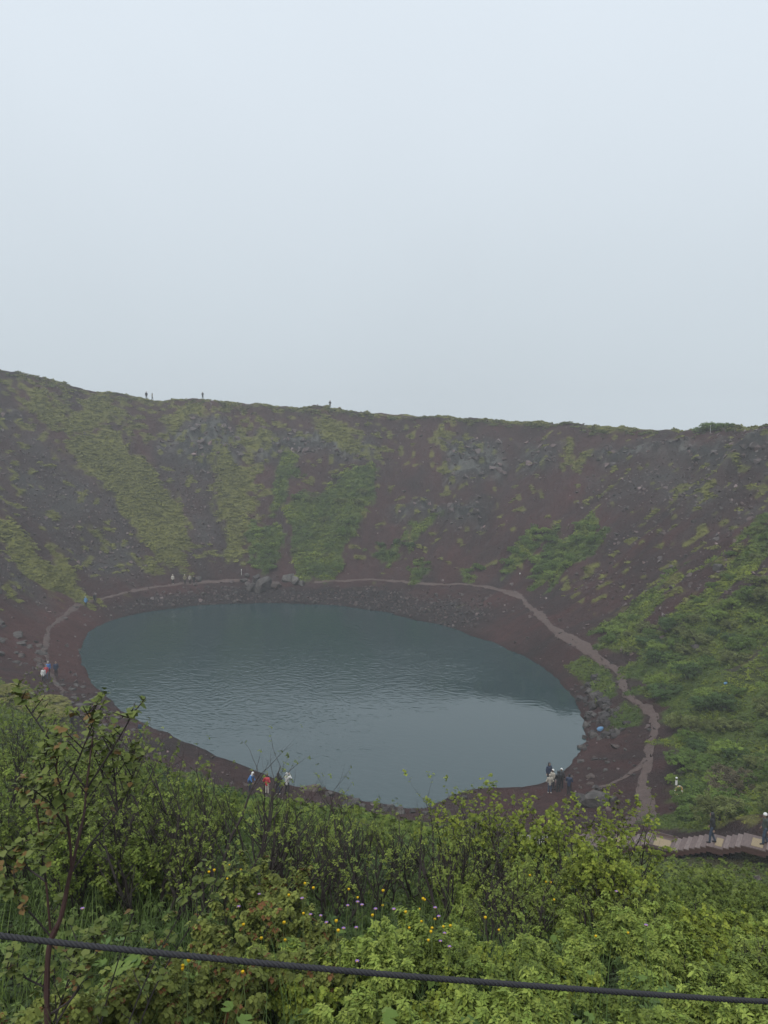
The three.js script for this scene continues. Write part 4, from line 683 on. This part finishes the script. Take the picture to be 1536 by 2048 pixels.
// ---------- foreground shrubs, herbs and the rope ----------
function leafGeo(w = 0.3, fold = 0.12, curl = 0.12) {      // one folded, slightly curled leaf of length 1 along +z
  const pts = [[0, 0, 0], [-w * 0.8, fold, 0.28], [0, 0.02, 0.3], [w * 0.8, fold, 0.28], [-w, fold - curl * 0.3, 0.58], [0, -curl * 0.2, 0.6], [w, fold - curl * 0.3, 0.58], [0, -curl, 1]], f = [0, 2, 1, 0, 3, 2, 1, 2, 4, 2, 5, 4, 2, 3, 5, 3, 6, 5, 4, 5, 7, 5, 6, 7];
  const g = new THREE.BufferGeometry(); g.setAttribute('position', new THREE.Float32BufferAttribute(pts.flat(), 3)); g.setIndex(f); g.computeVertexNormals(); return g;
}
function rosette(n, seed, w, open = 0.5) {                 // a whorl of leaves at a twig tip, axis +y, leaf length about 1
  const R = rng(seed), parts = [], base = leafGeo(w);
  for (let i = 0; i < n; i++) { const g = base.clone(), s = 0.7 + 0.5 * R(), tilt = -(0.15 + open * (0.35 + R())); g.applyMatrix4(new THREE.Matrix4().makeScale(s, s, s)); g.applyMatrix4(new THREE.Matrix4().makeRotationX(tilt * -1 - Math.PI / 2 + 0.9)); g.applyMatrix4(new THREE.Matrix4().makeTranslation(0, 0.25 * (R() - 0.5) * 2, 0.06)); g.applyMatrix4(new THREE.Matrix4().makeRotationY(i * 2.4 + R())); parts.push(g); }
  return mergeGeometries(parts);
}
const leafNear = new THREE.MeshPhysicalMaterial({ color: 0xffffff, roughness: 0.65, side: THREE.DoubleSide, transmission: 0.28, thickness: 0, ior: 1.4, specularIntensity: 0.4 });
const ROS = { willow: [rosette(6, 1, 0.27, 0.75), rosette(5, 2, 0.3, 0.85)], birch: [rosette(5, 3, 0.42, 0.9), rosette(5, 4, 0.38, 0.95)], bright: [rosette(8, 5, 0.2, 0.7), rosette(7, 6, 0.24, 0.8)] };
const KIND = {
  willow: { ros: 'willow', leaf: 0.021, stems: 9, dens: 0.62, spread: 0.5, tone: [[0.11, 0.157, 0.029], [0.17, 0.218, 0.038]], bark: barkDark, r: 0.011 },
  dark: { ros: 'willow', leaf: 0.02, stems: 9, dens: 0.9, spread: 0.6, tone: [[0.11, 0.157, 0.032], [0.173, 0.22, 0.041]], bark: barkDark, r: 0.009 },
  bare: { ros: 'willow', leaf: 0.02, stems: 8, dens: 0.12, spread: 0.75, tone: [[0.114, 0.157, 0.032], [0.19, 0.23, 0.045]], bark: barkDark, r: 0.0135 },
  birch: { ros: 'birch', leaf: 0.021, stems: 7, dens: 0.58, spread: 0.6, tone: [[0.145, 0.197, 0.029], [0.246, 0.283, 0.041]], bark: barkDark, r: 0.013 },
  olive: { ros: 'birch', leaf: 0.022, stems: 7, dens: 0.6, spread: 0.6, tone: [[0.148, 0.174, 0.038], [0.199, 0.225, 0.052]], bark: barkDark, r: 0.009 },
  bright: { ros: 'bright', leaf: 0.024, stems: 11, dens: 0.85, spread: 0.75, tone: [[0.169, 0.239, 0.046], [0.282, 0.338, 0.07]], bark: barkDark, r: 0.006 },
};
function shrub(name, label, category, kind, x, z, H, seed, group, lean = [0, 0]) {
  const K = KIND[kind], R = rng(seed), o = thing(name, label, category, [x, height(x, z) - 0.03, z], 0, group), pos = [], list = [[], []], up = V3(0, 1, 0);
  const leafAt = (p, d, k) => {
    const n = Math.max(1, Math.round(k)); for (let i = 0; i < n; i++) {
      const s = K.leaf * (0.6 + 0.95 * R() * R() + 0.1), e = new THREE.Euler().setFromQuaternion(new THREE.Quaternion().setFromUnitVectors(up, d.clone().add(V3(R() - 0.5, R() * 0.7, R() - 0.5)).normalize()), 'YXZ'), m = R(), c = 0.62 + 0.76 * R(), T = K.tone, rust = kind === 'olive' && R() < 0.07 ? 1 : 0;
      list[R() < 0.5 ? 0 : 1].push([p.x + (R() - 0.5) * 0.03, p.y + (R() - 0.5) * 0.03, p.z + (R() - 0.5) * 0.03, s, s, s, e.x, e.y + R() * 6.28 * 0, e.z, rust ? 0.19 : c * lerp(T[0][0], T[1][0], m), rust ? 0.09 : c * lerp(T[0][1], T[1][1], m), rust ? 0.035 : c * lerp(T[0][2], T[1][2], m)]);
    }
  };
  const grow = (p, d, len, rad, lev) => {
    const seg = lev === 0 ? 6 : 4; let q = p.clone(), dir = d.clone();
    for (let i = 0; i < seg; i++) {
      dir.add(V3((R() - 0.5) * 0.5, 0.16 + (R() - 0.5) * 0.25, (R() - 0.5) * 0.5)).normalize();
      const n = q.clone().addScaledVector(dir, len / seg), r0 = rad * (1 - (0.75 * i) / seg), r1 = rad * (1 - (0.75 * (i + 1)) / seg);
      tubeInto(pos, q, n, r0, r1, lev === 0 ? 5 : 4); q = n;
      if (lev < 2 && i > 0) for (let b = 0; b < (lev === 0 ? 2 : 1); b++) if (R() < 0.85) { const a = R() * 6.28, c = dir.clone().multiplyScalar(0.75).add(V3(Math.cos(a), 0.25 * R(), Math.sin(a)).multiplyScalar(0.75)).normalize(); grow(q, c, len * (0.34 + 0.2 * R()) * (lev === 0 ? 1 - 0.06 * i : 0.8), r1 * 0.6, lev + 1); }
      if (lev >= 1 && R() < K.dens && i > 0) leafAt(q, dir, 1 + K.dens * 0.9 * R());
    }
    if (R() < K.dens * 1.3) leafAt(q, dir, 1 + K.dens);
  };
  for (let k = 0; k < K.stems; k++) { const a = R() * 6.28, sp = K.spread * Math.sqrt(R()); grow(V3(Math.cos(a) * 0.09 * R() * H * 2, 0, Math.sin(a) * 0.09 * R() * H * 2), V3(Math.cos(a) * sp + lean[0], 1, Math.sin(a) * sp + lean[1]).normalize(), H * (0.62 + 0.33 * R()), K.r * (0.7 + 0.5 * R()) * Math.min(1.3, 0.5 + 0.6 * H), 0); }
  mesh('stem', sticks(pos), K.bark, o);
  list.forEach((l, i) => l.length && instances('foliage', ROS[K.ros][i], leafNear, l, o));
  return o;
}
const FG = {
willow: [[-4.04, -8.04, 1.40], [-4.15, -9.10, 1.02], [-3.07, -7.39, 1.12], [-3.14, -8.44, 1.16], [-2.54, -7.58, 1.08], [-2.55, -8.63, 0.97], [-2.03, -7.74, 0.83], [-1.95, -8.79, 0.6], [-2.81, -5.86, 0.93], [-2.40, -6.04, 0.92], [-1.96, -6.20, 0.83], [-1.58, -6.31, 0.62], [-2.22, -5.03, 0.73], [-1.83, -5.19, 0.65], [-1.51, -5.29, 0.53], [-5.43, -10.70, 1.66], [-5.32, -11.86, 1.43], [-4.28, -11.21, 1.18], [-1.26, -8.91, 0.4], [-0.66, -8.98, 0.36], [-0.05, -9.00, 0.36]],
dark: [[3.42, -9.40, 0.5], [4.25, -10.15, 0.65], [4.65, -9.97, 0.82], [5.03, -9.78, 0.87], [3.11, -7.91, 0.42], [3.52, -7.74, 0.42], [4.08, -8.02, 0.52], [2.76, -8.56, 0.5], [3.30, -6.73, 0.38], [2.53, -7.06, 0.38], [2.79, -6.42, 0.35]],
bare: [[-1.9, -5.5, 1.05], [-2.3, -5.7, 1.1], [-1.55, -5.0, 0.85], [-2.6, -6.3, 1.15], [-3.0, -6.9, 1.2], [-0.35, -5.2, 0.75], [0.55, -5.4, 0.7], [1.0, -5.6, 0.75], [-0.75, -5.4, 0.85], [-1.20, -5.68, 1.18], [-1.07, -6.41, 0.96], [-0.52, -5.98, 0.86], [-0.30, -6.49, 0.80], [-0.10, -5.50, 0.71], [-0.89, -6.94, 0.6], [0.37, -5.99, 0.78], [0.10, -7.00, 0.61], [0.67, -6.47, 0.78], [-1.22, -4.85, 0.66]],
birch: [[0.53, -6.98, 0.96], [0.97, -7.44, 1.06], [1.22, -6.89, 1.02], [1.47, -6.33, 1.04], [1.88, -6.74, 1.13], [2.22, -7.16, 1.23], [1.44, -5.83, 0.73], [1.70, -5.76, 0.74], [2.07, -6.16, 0.57]],
olive: [[-0.90, -4.92, 0.60], [-0.65, -4.55, 0.56], [-0.84, -4.11, 0.50], [-0.44, -4.28, 0.36], [-0.96, -3.16, 0.52], [-0.77, -3.31, 0.52], [-0.59, -3.45, 0.54], [-0.39, -3.58, 0.40], [-1.12, -3.00, 0.51], [-1.36, -2.78, 0.5], [-0.17, -3.70, 0.34]],
};
const SAY = { willow: ['willow_shrub', 'dense small leaved shrub in the thicket left of the bare stems', 'shrub', 'shrubs of the left foreground thicket'], dark: ['willow_shrub', 'low dark shrub below the stairway at the right edge', 'shrub', 'low shrubs at the right edge'], bare: ['bare_shrub', 'dark stemmed nearly leafless shrub standing in the foreground thicket', 'shrub', 'nearly leafless shrubs in the foreground'], birch: ['birch_shrub', 'leafy birch shrub with dark branches right of the middle', 'shrub', 'leafy birch shrubs right of the middle'], olive: ['birch_shrub', 'low olive leaved birch behind the rope, left of the middle', 'shrub', 'low olive birches behind the rope'] };
for (const k in FG) FG[k].forEach(([x, z, H], i) => shrub(SAY[k][0], `${H > 1.1 ? 'tall ' : H < 0.55 ? 'short ' : ''}${SAY[k][1]}`, SAY[k][2], k, x, z, H * (x > 1.8 && k === 'birch' ? 0.86 : 1) * ({ birch: 0.98, willow: 1.0, bare: 1.08, olive: 0.85, dark: 0.85 })[k], 1000 + i * 7 + k.length * 131, SAY[k][3], k === 'birch' ? [0.25, 0] : k === 'bare' ? [0.15, 0] : [0, 0]));
{ // bright low shrubs filling the lower right, and a few between
  const R = rng(606), done = [];
  for (let k = 0, tr = 0; k < 78 && tr < 4000; tr++) {
    const d = lerp(3.0, 6.4, R()), a = lerp(-0.16, 0.62, Math.pow(R(), 0.8)), x = Math.sin(a) * d, z = -Math.cos(a) * d;
    if (a < 0.1 && d > 4.2 || done.some(q => Math.hypot(q[0] - x, q[1] - z) < 0.3)) continue;
    done.push([x, z]); k++;
    const u = R(), kd = u < 0.56 ? 'bright' : u < 0.74 ? 'dark' : u < 0.88 ? 'birch' : 'bare', where = d < 3.9 ? 'just behind the rope' : d < 5 ? 'a step beyond the rope' : 'at the back of the low growth', side = a < 0.12 ? 'near the middle' : a < 0.36 ? 'right of the middle' : 'at the right edge';
    shrub('dwarf_shrub', `${{ bright: 'yellow green dwarf shrub', dark: 'dark green dwarf shrub', birch: 'dwarf birch with round leaves', bare: 'twiggy nearly leafless dwarf shrub' }[kd]} ${where} ${side}`, 'shrub', kd, x, z, (kd === 'bare' ? 0.34 : 0.2) + 0.22 * R(), 4000 + k * 3, 'low shrubs at lower right');
  }
}
// ---------- the tall red barked birch at the left edge ----------
{
  const B = {
trunk: [[-1.205, 25.3, -2.6], [-1.200, 25.866, -2.557], [-1.205, 26.062, -2.576], [-1.193, 26.206, -2.590], [-1.157, 26.289, -2.598], [-1.126, 26.432, -2.612], [-1.116, 26.469, -2.615]],
a: [[-1.116, 26.469, -2.615], [-1.097, 26.575, -2.642], [-1.086, 26.643, -2.666], [-1.083, 26.728, -2.690], [-1.075, 26.842, -2.718], [-1.072, 26.953, -2.746], [-1.099, 27.002, -2.767]],
b: [[-1.116, 26.469, -2.615], [-1.113, 26.618, -2.596], [-1.120, 26.751, -2.575], [-1.129, 26.870, -2.553], [-1.094, 26.957, -2.530]],
c: [[-1.193, 26.249, -2.594], [-1.200, 26.433, -2.592], [-1.211, 26.591, -2.587], [-1.226, 26.736, -2.581], [-1.269, 26.792, -2.566]],
d: [[-1.196, 26.231, -2.592], [-1.251, 26.331, -2.569], [-1.293, 26.400, -2.542], [-1.309, 26.458, -2.514]],
e: [[-1.209, 26.421, -2.611], [-1.272, 26.455, -2.627], [-1.314, 26.472, -2.642], [-1.370, 26.483, -2.657]],
f: [[-1.123, 26.444, -2.613], [-1.070, 26.525, -2.674], [-0.990, 26.621, -2.737], [-0.957, 26.712, -2.799], [-0.963, 26.803, -2.862]],
g: [[-1.194, 26.035, -2.574], [-1.254, 26.089, -2.552], [-1.329, 26.152, -2.531]],
h: [[-1.198, 25.946, -2.565], [-1.112, 26.005, -2.587], [-1.068, 26.130, -2.616], [-1.034, 26.217, -2.641]] };
  const base0 = B.trunk[0], base = base0, o = thing('birch_tree', 'tall slender red barked young birch at the left edge behind the rope', 'tree', base), R = rng(31);
  const leaf = [leafGeo(0.42), leafGeo(0.36, 0.2, 0.3), leafGeo(0.46, 0.08, 0.05)], lm = [[0.15, 0.185, 0.045], [0.115, 0.15, 0.04], [0.19, 0.12, 0.045], [0.17, 0.2, 0.06]].map(c => { const m = leafNear.clone(); m.color.setRGB(...c); return m; });
  const sprout = rng(77); for (let k = 0; k < 11; k++) { const from = ['a', 'b', 'c', 'trunk', 'f', 'h'][k % 6], P = B[from], i = 1 + Math.floor(sprout() * (P.length - 2)), a = sprout() * 6.28, l = 0.16 + 0.2 * sprout(), p = P[i], q = [p[0] + Math.cos(a) * l * 0.35, p[1] + l * 0.5, p[2] + Math.sin(a) * l * 0.3]; B['s' + k] = [p, q, [q[0] + Math.cos(a) * l * 0.35, q[1] + l * 0.55, q[2] + Math.sin(a) * l * 0.2]]; }
  for (let k = 0; k < 5; k++) { const a = -0.6 + k * 0.5, l = 0.75 + 0.3 * sprout(); B['w' + k] = [[base0[0] + 0.03 * k, base0[1], base0[2]], [base0[0] + Math.sin(a) * l * 0.3, base0[1] + l * 0.5, base0[2] - 0.1 * k], [base0[0] + Math.sin(a) * l * 0.65, base0[1] + l, base0[2] - 0.05 - 0.12 * k]]; }
  let count = 0; const rest = [];
  const put = (p, dir, rust) => {
    const q = p.clone().add(V3(R() - 0.5, R() - 0.5, R() - 0.5).multiplyScalar(0.02)), s = 0.022 + 0.016 * R(), e = new THREE.Euler((R() - 0.6) * 1.4, R() * 6.28, (R() - 0.5) * 1.2, 'YXZ'), mi = R() < rust ? 2 : R() < 0.4 ? 0 : R() < 0.7 ? 1 : 3;
    if (count++ < 290) { const l = mesh('leaf', leaf[Math.floor(R() * 3)], lm[mi], o); l.position.copy(q); l.rotation.copy(e); l.scale.setScalar(s); } else rest.push([q.x, q.y, q.z, s, s, s, e.x, e.y, e.z, ...lm[mi].color.toArray()]);
  };
  for (const k in B) {
    const pts = B[k].map(p => V3(p[0] - base[0], p[1] - base[1], p[2] - base[2])), cv = new THREE.CatmullRomCurve3(pts), n = pts.length * 5, pos = [], r0 = k === 'trunk' ? 0.0125 : k === 'a' ? 0.0066 : k === 'b' ? 0.006 : k === 'c' ? 0.0048 : 0.004, r1 = k === 'trunk' ? 0.0075 : 0.0018;
    for (let i = 0; i < n; i++) { const kn = 1 + 0.14 * vnoise(i * 0.9, 2, 6); tubeInto(pos, cv.getPoint(i / n), cv.getPoint((i + 1) / n), lerp(r0, r1, i / n) * kn, lerp(r0, r1, (i + 1) / n) * kn, 8); }
    const br = mesh(k === 'trunk' ? 'trunk' : 'branch', sticks(pos), k === 'trunk' || k === 'a' || k === 'b' || k === 'c' ? barkRed : barkDark, o);
    if (k === 'trunk') continue;
    const tw = [], rust = k === 'b' || k === 'c' || k === 'd' || k === 'e' ? 0.22 : 0.06;
    for (let i = 0; i < n; i++) { const t = (i + 0.5) / n; if (t < 0.35 || R() > 0.75) continue; const p = cv.getPoint(t), d = V3(R() - 0.5, 0.2 + 0.5 * R(), R() - 0.5).normalize(), e = p.clone().addScaledVector(d, 0.035 + 0.07 * R()); tubeInto(tw, p, e, 0.0026, 0.0014, 5); for (let j = 0; j < 3 + 3 * R(); j++) put(p.clone().lerp(e, 0.5 + 0.5 * R()), d, rust); }
    for (let j = 0; j < 13; j++) put(cv.getPoint(0.88 + 0.12 * R()), null, rust);
    if (tw.length) mesh('twig', sticks(tw), barkDark, br);
  }
  if (rest.length) instances('foliage', leaf[0], leafNear, rest, o);
}
// ---------- grass, herbs, broad leaved plants ----------
{
  const R = rng(808);
  const blade = (h, w, bend, seed) => { const Q = rng(seed), pos = []; for (let k = 0; k < 9; k++) { const a = Q() * 6.28, l = h * (0.5 + 0.6 * Q()), b = bend * (0.4 + Q()), x0 = (Q() - 0.5) * 0.08, z0 = (Q() - 0.5) * 0.08, cx = Math.cos(a), cz = Math.sin(a); let p = [x0, 0, z0]; for (let s = 0; s < 3; s++) { const t = (s + 1) / 3, q = [x0 + cx * b * t * t, l * t, z0 + cz * b * t * t], w0 = w * (1 - s / 3.2), w1 = w * (1 - (s + 1) / 3.05); pos.push(p[0] - cz * w0, p[1], p[2] + cx * w0, p[0] + cz * w0, p[1], p[2] - cx * w0, q[0] + cz * w1, q[1], q[2] - cx * w1, p[0] - cz * w0, p[1], p[2] + cx * w0, q[0] + cz * w1, q[1], q[2] - cx * w1, q[0] - cz * w1, q[1], q[2] + cx * w1); p = q; } } return sticks(pos); };
  const tuft = [blade(0.26, 0.0032, 0.12, 1), blade(0.34, 0.003, 0.18, 2), blade(0.18, 0.004, 0.08, 3)], gl = [[], [], []], herb = [[], []], low = [[], []];
  for (let k = 0; k < 15000; k++) {
    const d = Math.sqrt(lerp(2.2 * 2.2, 14 * 14, Math.pow(R(), 1.55))), a = (R() - 0.5) * 1.25, x = Math.sin(a) * d, z = -Math.cos(a) * d, y = height(x, z), n = fbm(x * 0.9, z * 0.9, 3, 44), c = 0.75 + 0.5 * R(), s = 0.7 + 0.6 * R();
    const u = R();
    if (u < 0.42) gl[Math.floor(R() * 3)].push([x, y - 0.02, z, s, s * (0.8 + 0.5 * R()), s, (R() - 0.5) * 0.4, R() * 6.28, (R() - 0.5) * 0.4, c * lerp(0.08, 0.135, clamp(n + 0.5)), c * lerp(0.135, 0.19, clamp(n + 0.5)), c * 0.042]);
    else if (u < 0.72) { const q = 0.03 * (0.7 + 0.8 * R()); herb[R() < 0.5 ? 0 : 1].push([x, y + 0.03 + 0.16 * R(), z, q, q, q, (R() - 0.5) * 1.2, R() * 6.28, (R() - 0.5) * 1.2, c * lerp(0.085, 0.15, clamp(n + 0.5)), c * lerp(0.14, 0.2, clamp(n + 0.5)), c * 0.048]); }
    else { const q = 0.2 + 0.25 * R(); low[R() < 0.5 ? 0 : 1].push([x, y - 0.02, z, q, q * 0.6, q, 0, R() * 6.28, 0, c * 0.055, c * 0.085, c * 0.026]); }  // low scrub, colour darkened to paint shade into the gaps between shrubs
  }
  gl.forEach((l, i) => tag(instances('meadow_grass', tuft[i], leafNear, l), 'green grass between the foreground shrubs', 'grass'));
  herb.forEach((l, i) => tag(instances('herb_cover', ROS.bright[i], leafNear, l), 'small leafy herbs between the foreground shrubs', 'herbs'));
  low.forEach((l, i) => tag(instances('low_scrub', leafClump(40, 70 + i, 0.13, 0.6), leafNear, l), 'low creeping scrub under the foreground shrubs', 'scrub'));
  // lobed, pleated round leaves on thin stalks
  const disc = (() => { const n = 14, pos = [], idx = []; pos.push(0, -0.06, 0); for (let i = 0; i <= n; i++) { const a = lerp(-2.75, 2.75, i / n), r = 0.5 * (1 + 0.08 * Math.cos(a * 7)); pos.push(Math.sin(a) * r, 0.07 * Math.cos(a * 7) + 0.03, Math.cos(a) * r); if (i) idx.push(0, i, i + 1); } const g = new THREE.BufferGeometry(); g.setAttribute('position', new THREE.Float32BufferAttribute(pos, 3)); g.setIndex(idx); g.computeVertexNormals(); return g; })();
  const dm = [[0.13, 0.2, 0.045], [0.17, 0.235, 0.06], [0.11, 0.18, 0.055]].map(c => { const m = leafNear.clone(); m.color.setRGB(...c); return m; }), stalkM = new THREE.MeshStandardMaterial({ color: new THREE.Color().setRGB(0.12, 0.16, 0.05), roughness: 0.7 });
  const spots = [[0.36, -3.02, 0.075], [0.5, -2.98, 0.085], [0.28, -2.95, 0.08], [0.62, -3.1, 0.07], [-1.42, -3.5, 0.06], [-1.25, -3.62, 0.065], [-1.5, -3.9, 0.055], [-1.0, -3.85, 0.06], [-0.72, -3.0, 0.06], [1.5, -3.9, 0.05], [0.05, -3.1, 0.055], [-1.15, -3.3, 0.06], [0.85, -3.2, 0.06], [-0.5, -4.0, 0.055]];
  spots.forEach(([x, z, s], i) => {
    const o = thing('broad_leaved_herb', i < 4 ? ['leftmost but one round leaved herb at the bottom edge', 'largest round leaved herb at the bottom edge', 'round leaved herb left of the largest at the bottom edge', 'round leaved herb right of the largest at the bottom edge'][i] : 'clump of pale round pleated leaves among the low shrubs', 'herb', [x, height(x, z), z], R() * 6, i < 4 ? null : 'round leaved clumps among the low shrubs');
    for (let k = 0; k < 9; k++) { const a = R() * 6.28, l = 0.03 + 0.11 * R(), h = 0.12 + 0.14 * R(), p = V3(Math.cos(a) * l, h, Math.sin(a) * l), st = []; tubeInto(st, V3(0, -0.02, 0), p, 0.0022, 0.0016, 5); const g = mesh('leaf', disc, dm[Math.floor(R() * 3)], o); g.position.copy(p); g.scale.setScalar(s * (0.8 + 0.6 * R())); g.rotation.set((R() - 0.3) * 0.7, R() * 6.28, (R() - 0.5) * 0.7, 'YXZ'); mesh('stalk', sticks(st), stalkM, o); }
  });
  // ---------- flowers ----------
  const petal = leafGeo(0.5, 0.3, -0.25), yel = new THREE.MeshStandardMaterial({ color: new THREE.Color().setRGB(0.72, 0.52, 0.02), roughness: 0.6, side: THREE.DoubleSide }), pur = new THREE.MeshStandardMaterial({ color: new THREE.Color().setRGB(0.26, 0.15, 0.4), roughness: 0.6, side: THREE.DoubleSide }), mid = new THREE.MeshStandardMaterial({ color: new THREE.Color().setRGB(0.5, 0.32, 0.03), roughness: 0.8 });
  const flower = (name, label, group, n, m, size, cup) => {
    const o = new THREE.Group(), st = []; tubeInto(st, V3(0, -0.1, 0), V3(0.015, 0.3, 0.01), 0.0022, 0.0018, 5); tubeInto(st, V3(0.015, 0.3, 0.01), V3(0.01, 0.47, 0.02), 0.0018, 0.0014, 5); mesh('stem', sticks(st), stalkM, o);
    for (let k = 0; k < n; k++) { const p = mesh('petal', petal, m, o); p.position.set(0.01, 0.47, 0.02); p.rotation.set(-cup, (k / n) * 6.283, 0, 'YXZ'); p.scale.setScalar(size); }
    const c = mesh('flower_centre', new THREE.SphereGeometry(size * 0.28, 8, 6), mid, o); c.position.set(0.01, 0.475, 0.02);
    const lf = mesh('leaf', leafGeo(0.3), dm[0], o); lf.position.set(0.01, 0.22, 0); lf.scale.setScalar(0.07); lf.rotation.y = 1;
    return (x, z) => { const c2 = o.clone(); c2.name = numbered(name); c2.position.set(x, height(x, z) - 0.02, z); c2.rotation.y = R() * 6.28; c2.rotation.z = (R() - 0.5) * 0.25; c2.scale.setScalar(0.9 + 0.25 * R()); scene.add(c2); tag(c2, label, 'flower', group); };
  };
  const YEL = [[-1.08, -5.02], [-1.04, -4.85], [-1.01, -4.74], [-1.07, -4.51], [-1.07, -4.69], [-0.91, -4.87], [-0.74, -3.27], [-0.68, -3.67], [-0.57, -3.49], [-0.60, -4.15], [-0.55, -4.49], [-0.43, -3.97], [-0.39, -4.41], [-0.24, -4.45], [-0.16, -4.46], [-0.56, -3.67], [-0.46, -3.53], [-0.39, -3.30], [-0.32, -3.28], [-0.55, -3.09], [-0.03, -4.31], [-0.02, -3.92], [0.01, -4.34], [0.11, -3.97], [0.18, -4.34], [0.13, -4.07], [0.20, -4.12], [0.20, -4.24], [0.24, -4.38], [0.23, -3.78], [0.26, -3.82], [0.28, -3.85], [0.35, -3.94], [0.31, -4.21], [0.37, -3.83], [-0.19, -3.61], [-0.23, -3.65], [1.08, -5.37], [1.11, -5.28], [1.23, -5.45], [1.13, -4.92], [1.16, -4.06], [1.42, -4.22], [0.55, -3.97], [0.62, -4.05], [-0.83, -3.02], [-0.84, -3.15], [-0.86, -3.12]];
  const PUR = [[-0.42, -4.08], [-0.40, -4.10], [-0.43, -4.05], [-0.21, -4.30], [-0.19, -4.10], [-0.19, -3.76], [-0.13, -3.78], [-0.15, -3.42], [-0.01, -4.02], [0.07, -4.08], [0.29, -4.05], [0.29, -3.92], [0.30, -3.84], [0.34, -4.06], [0.33, -3.64], [1.59, -5.09], [1.48, -4.05], [-0.80, -4.33], [-0.80, -3.99], [-0.31, -3.94], [-0.11, -4.07], [-1.55, -3.70]];
  const fy = flower('yellow_flower', 'yellow cup flower on a thin stem among the foreground shrubs', 'yellow flowers in the foreground', 6, yel, 0.016, 0.85), fp = flower('purple_flower', 'small purple flower among the foreground shrubs', 'purple flowers in the foreground', 7, pur, 0.015, 0.5);
  YEL.forEach(([x, z]) => fy(x, z)); PUR.forEach(([x, z]) => fp(x, z));
}
// ---------- rope barrier ----------
{
  const pts = [[-1.5, 27.33, -1.2], [-1.05, 27.26, -1.18], [-0.624, 27.195, -1.178], [-0.317, 27.148, -1.194], [0, 27.098, -1.219], [0.34, 27.03, -1.273], [0.724, 26.942, -1.355], [1.2, 26.84, -1.47], [1.7, 26.78, -1.6]].map(p => V3(...p)), cv = new THREE.CatmullRomCurve3(pts), L = cv.getLength();
  const ropeM = new THREE.MeshStandardMaterial({ color: new THREE.Color().setRGB(0.02, 0.02, 0.024), roughness: 0.75 });
  const o = thing('barrier_rope', 'thick black twisted rope strung across the foreground', 'rope');
  const fr = cv.computeFrenetFrames(900, false);
  for (let s = 0; s < 3; s++) {
    class Strand extends THREE.Curve { getPoint(t, out = new THREE.Vector3()) { const i = Math.min(900, Math.round(t * 900)), p = cv.getPointAt(clamp(t)), a = (t * L) / 0.026 * 6.2832 + (s * 6.2832) / 3; return out.copy(p).addScaledVector(fr.normals[i], Math.cos(a) * 0.0026).addScaledVector(fr.binormals[i], Math.sin(a) * 0.0026); } }
    mesh('strand', new THREE.TubeGeometry(new Strand(), 900, 0.0028, 7), ropeM, o);
  }
  const postM = new THREE.MeshStandardMaterial({ color: new THREE.Color().setRGB(0.12, 0.09, 0.07), roughness: 0.85 });
  for (const [p, l] of [[pts[0], 'wooden post holding the left end of the rope'], [pts[8], 'wooden post holding the right end of the rope']]) { const g = height(p.x, p.z), q = thing('rope_post', l, 'post', [p.x, g, p.z]), h = p.y - g + 0.1; const m = mesh('shaft', new THREE.CylinderGeometry(0.05, 0.055, h + 0.3, 12), postM, q); m.position.y = h / 2 - 0.15; const c = mesh('cap', new THREE.ConeGeometry(0.055, 0.04, 12), postM, q); c.position.y = h + 0.02; }
}
renderer.render(scene, camera);
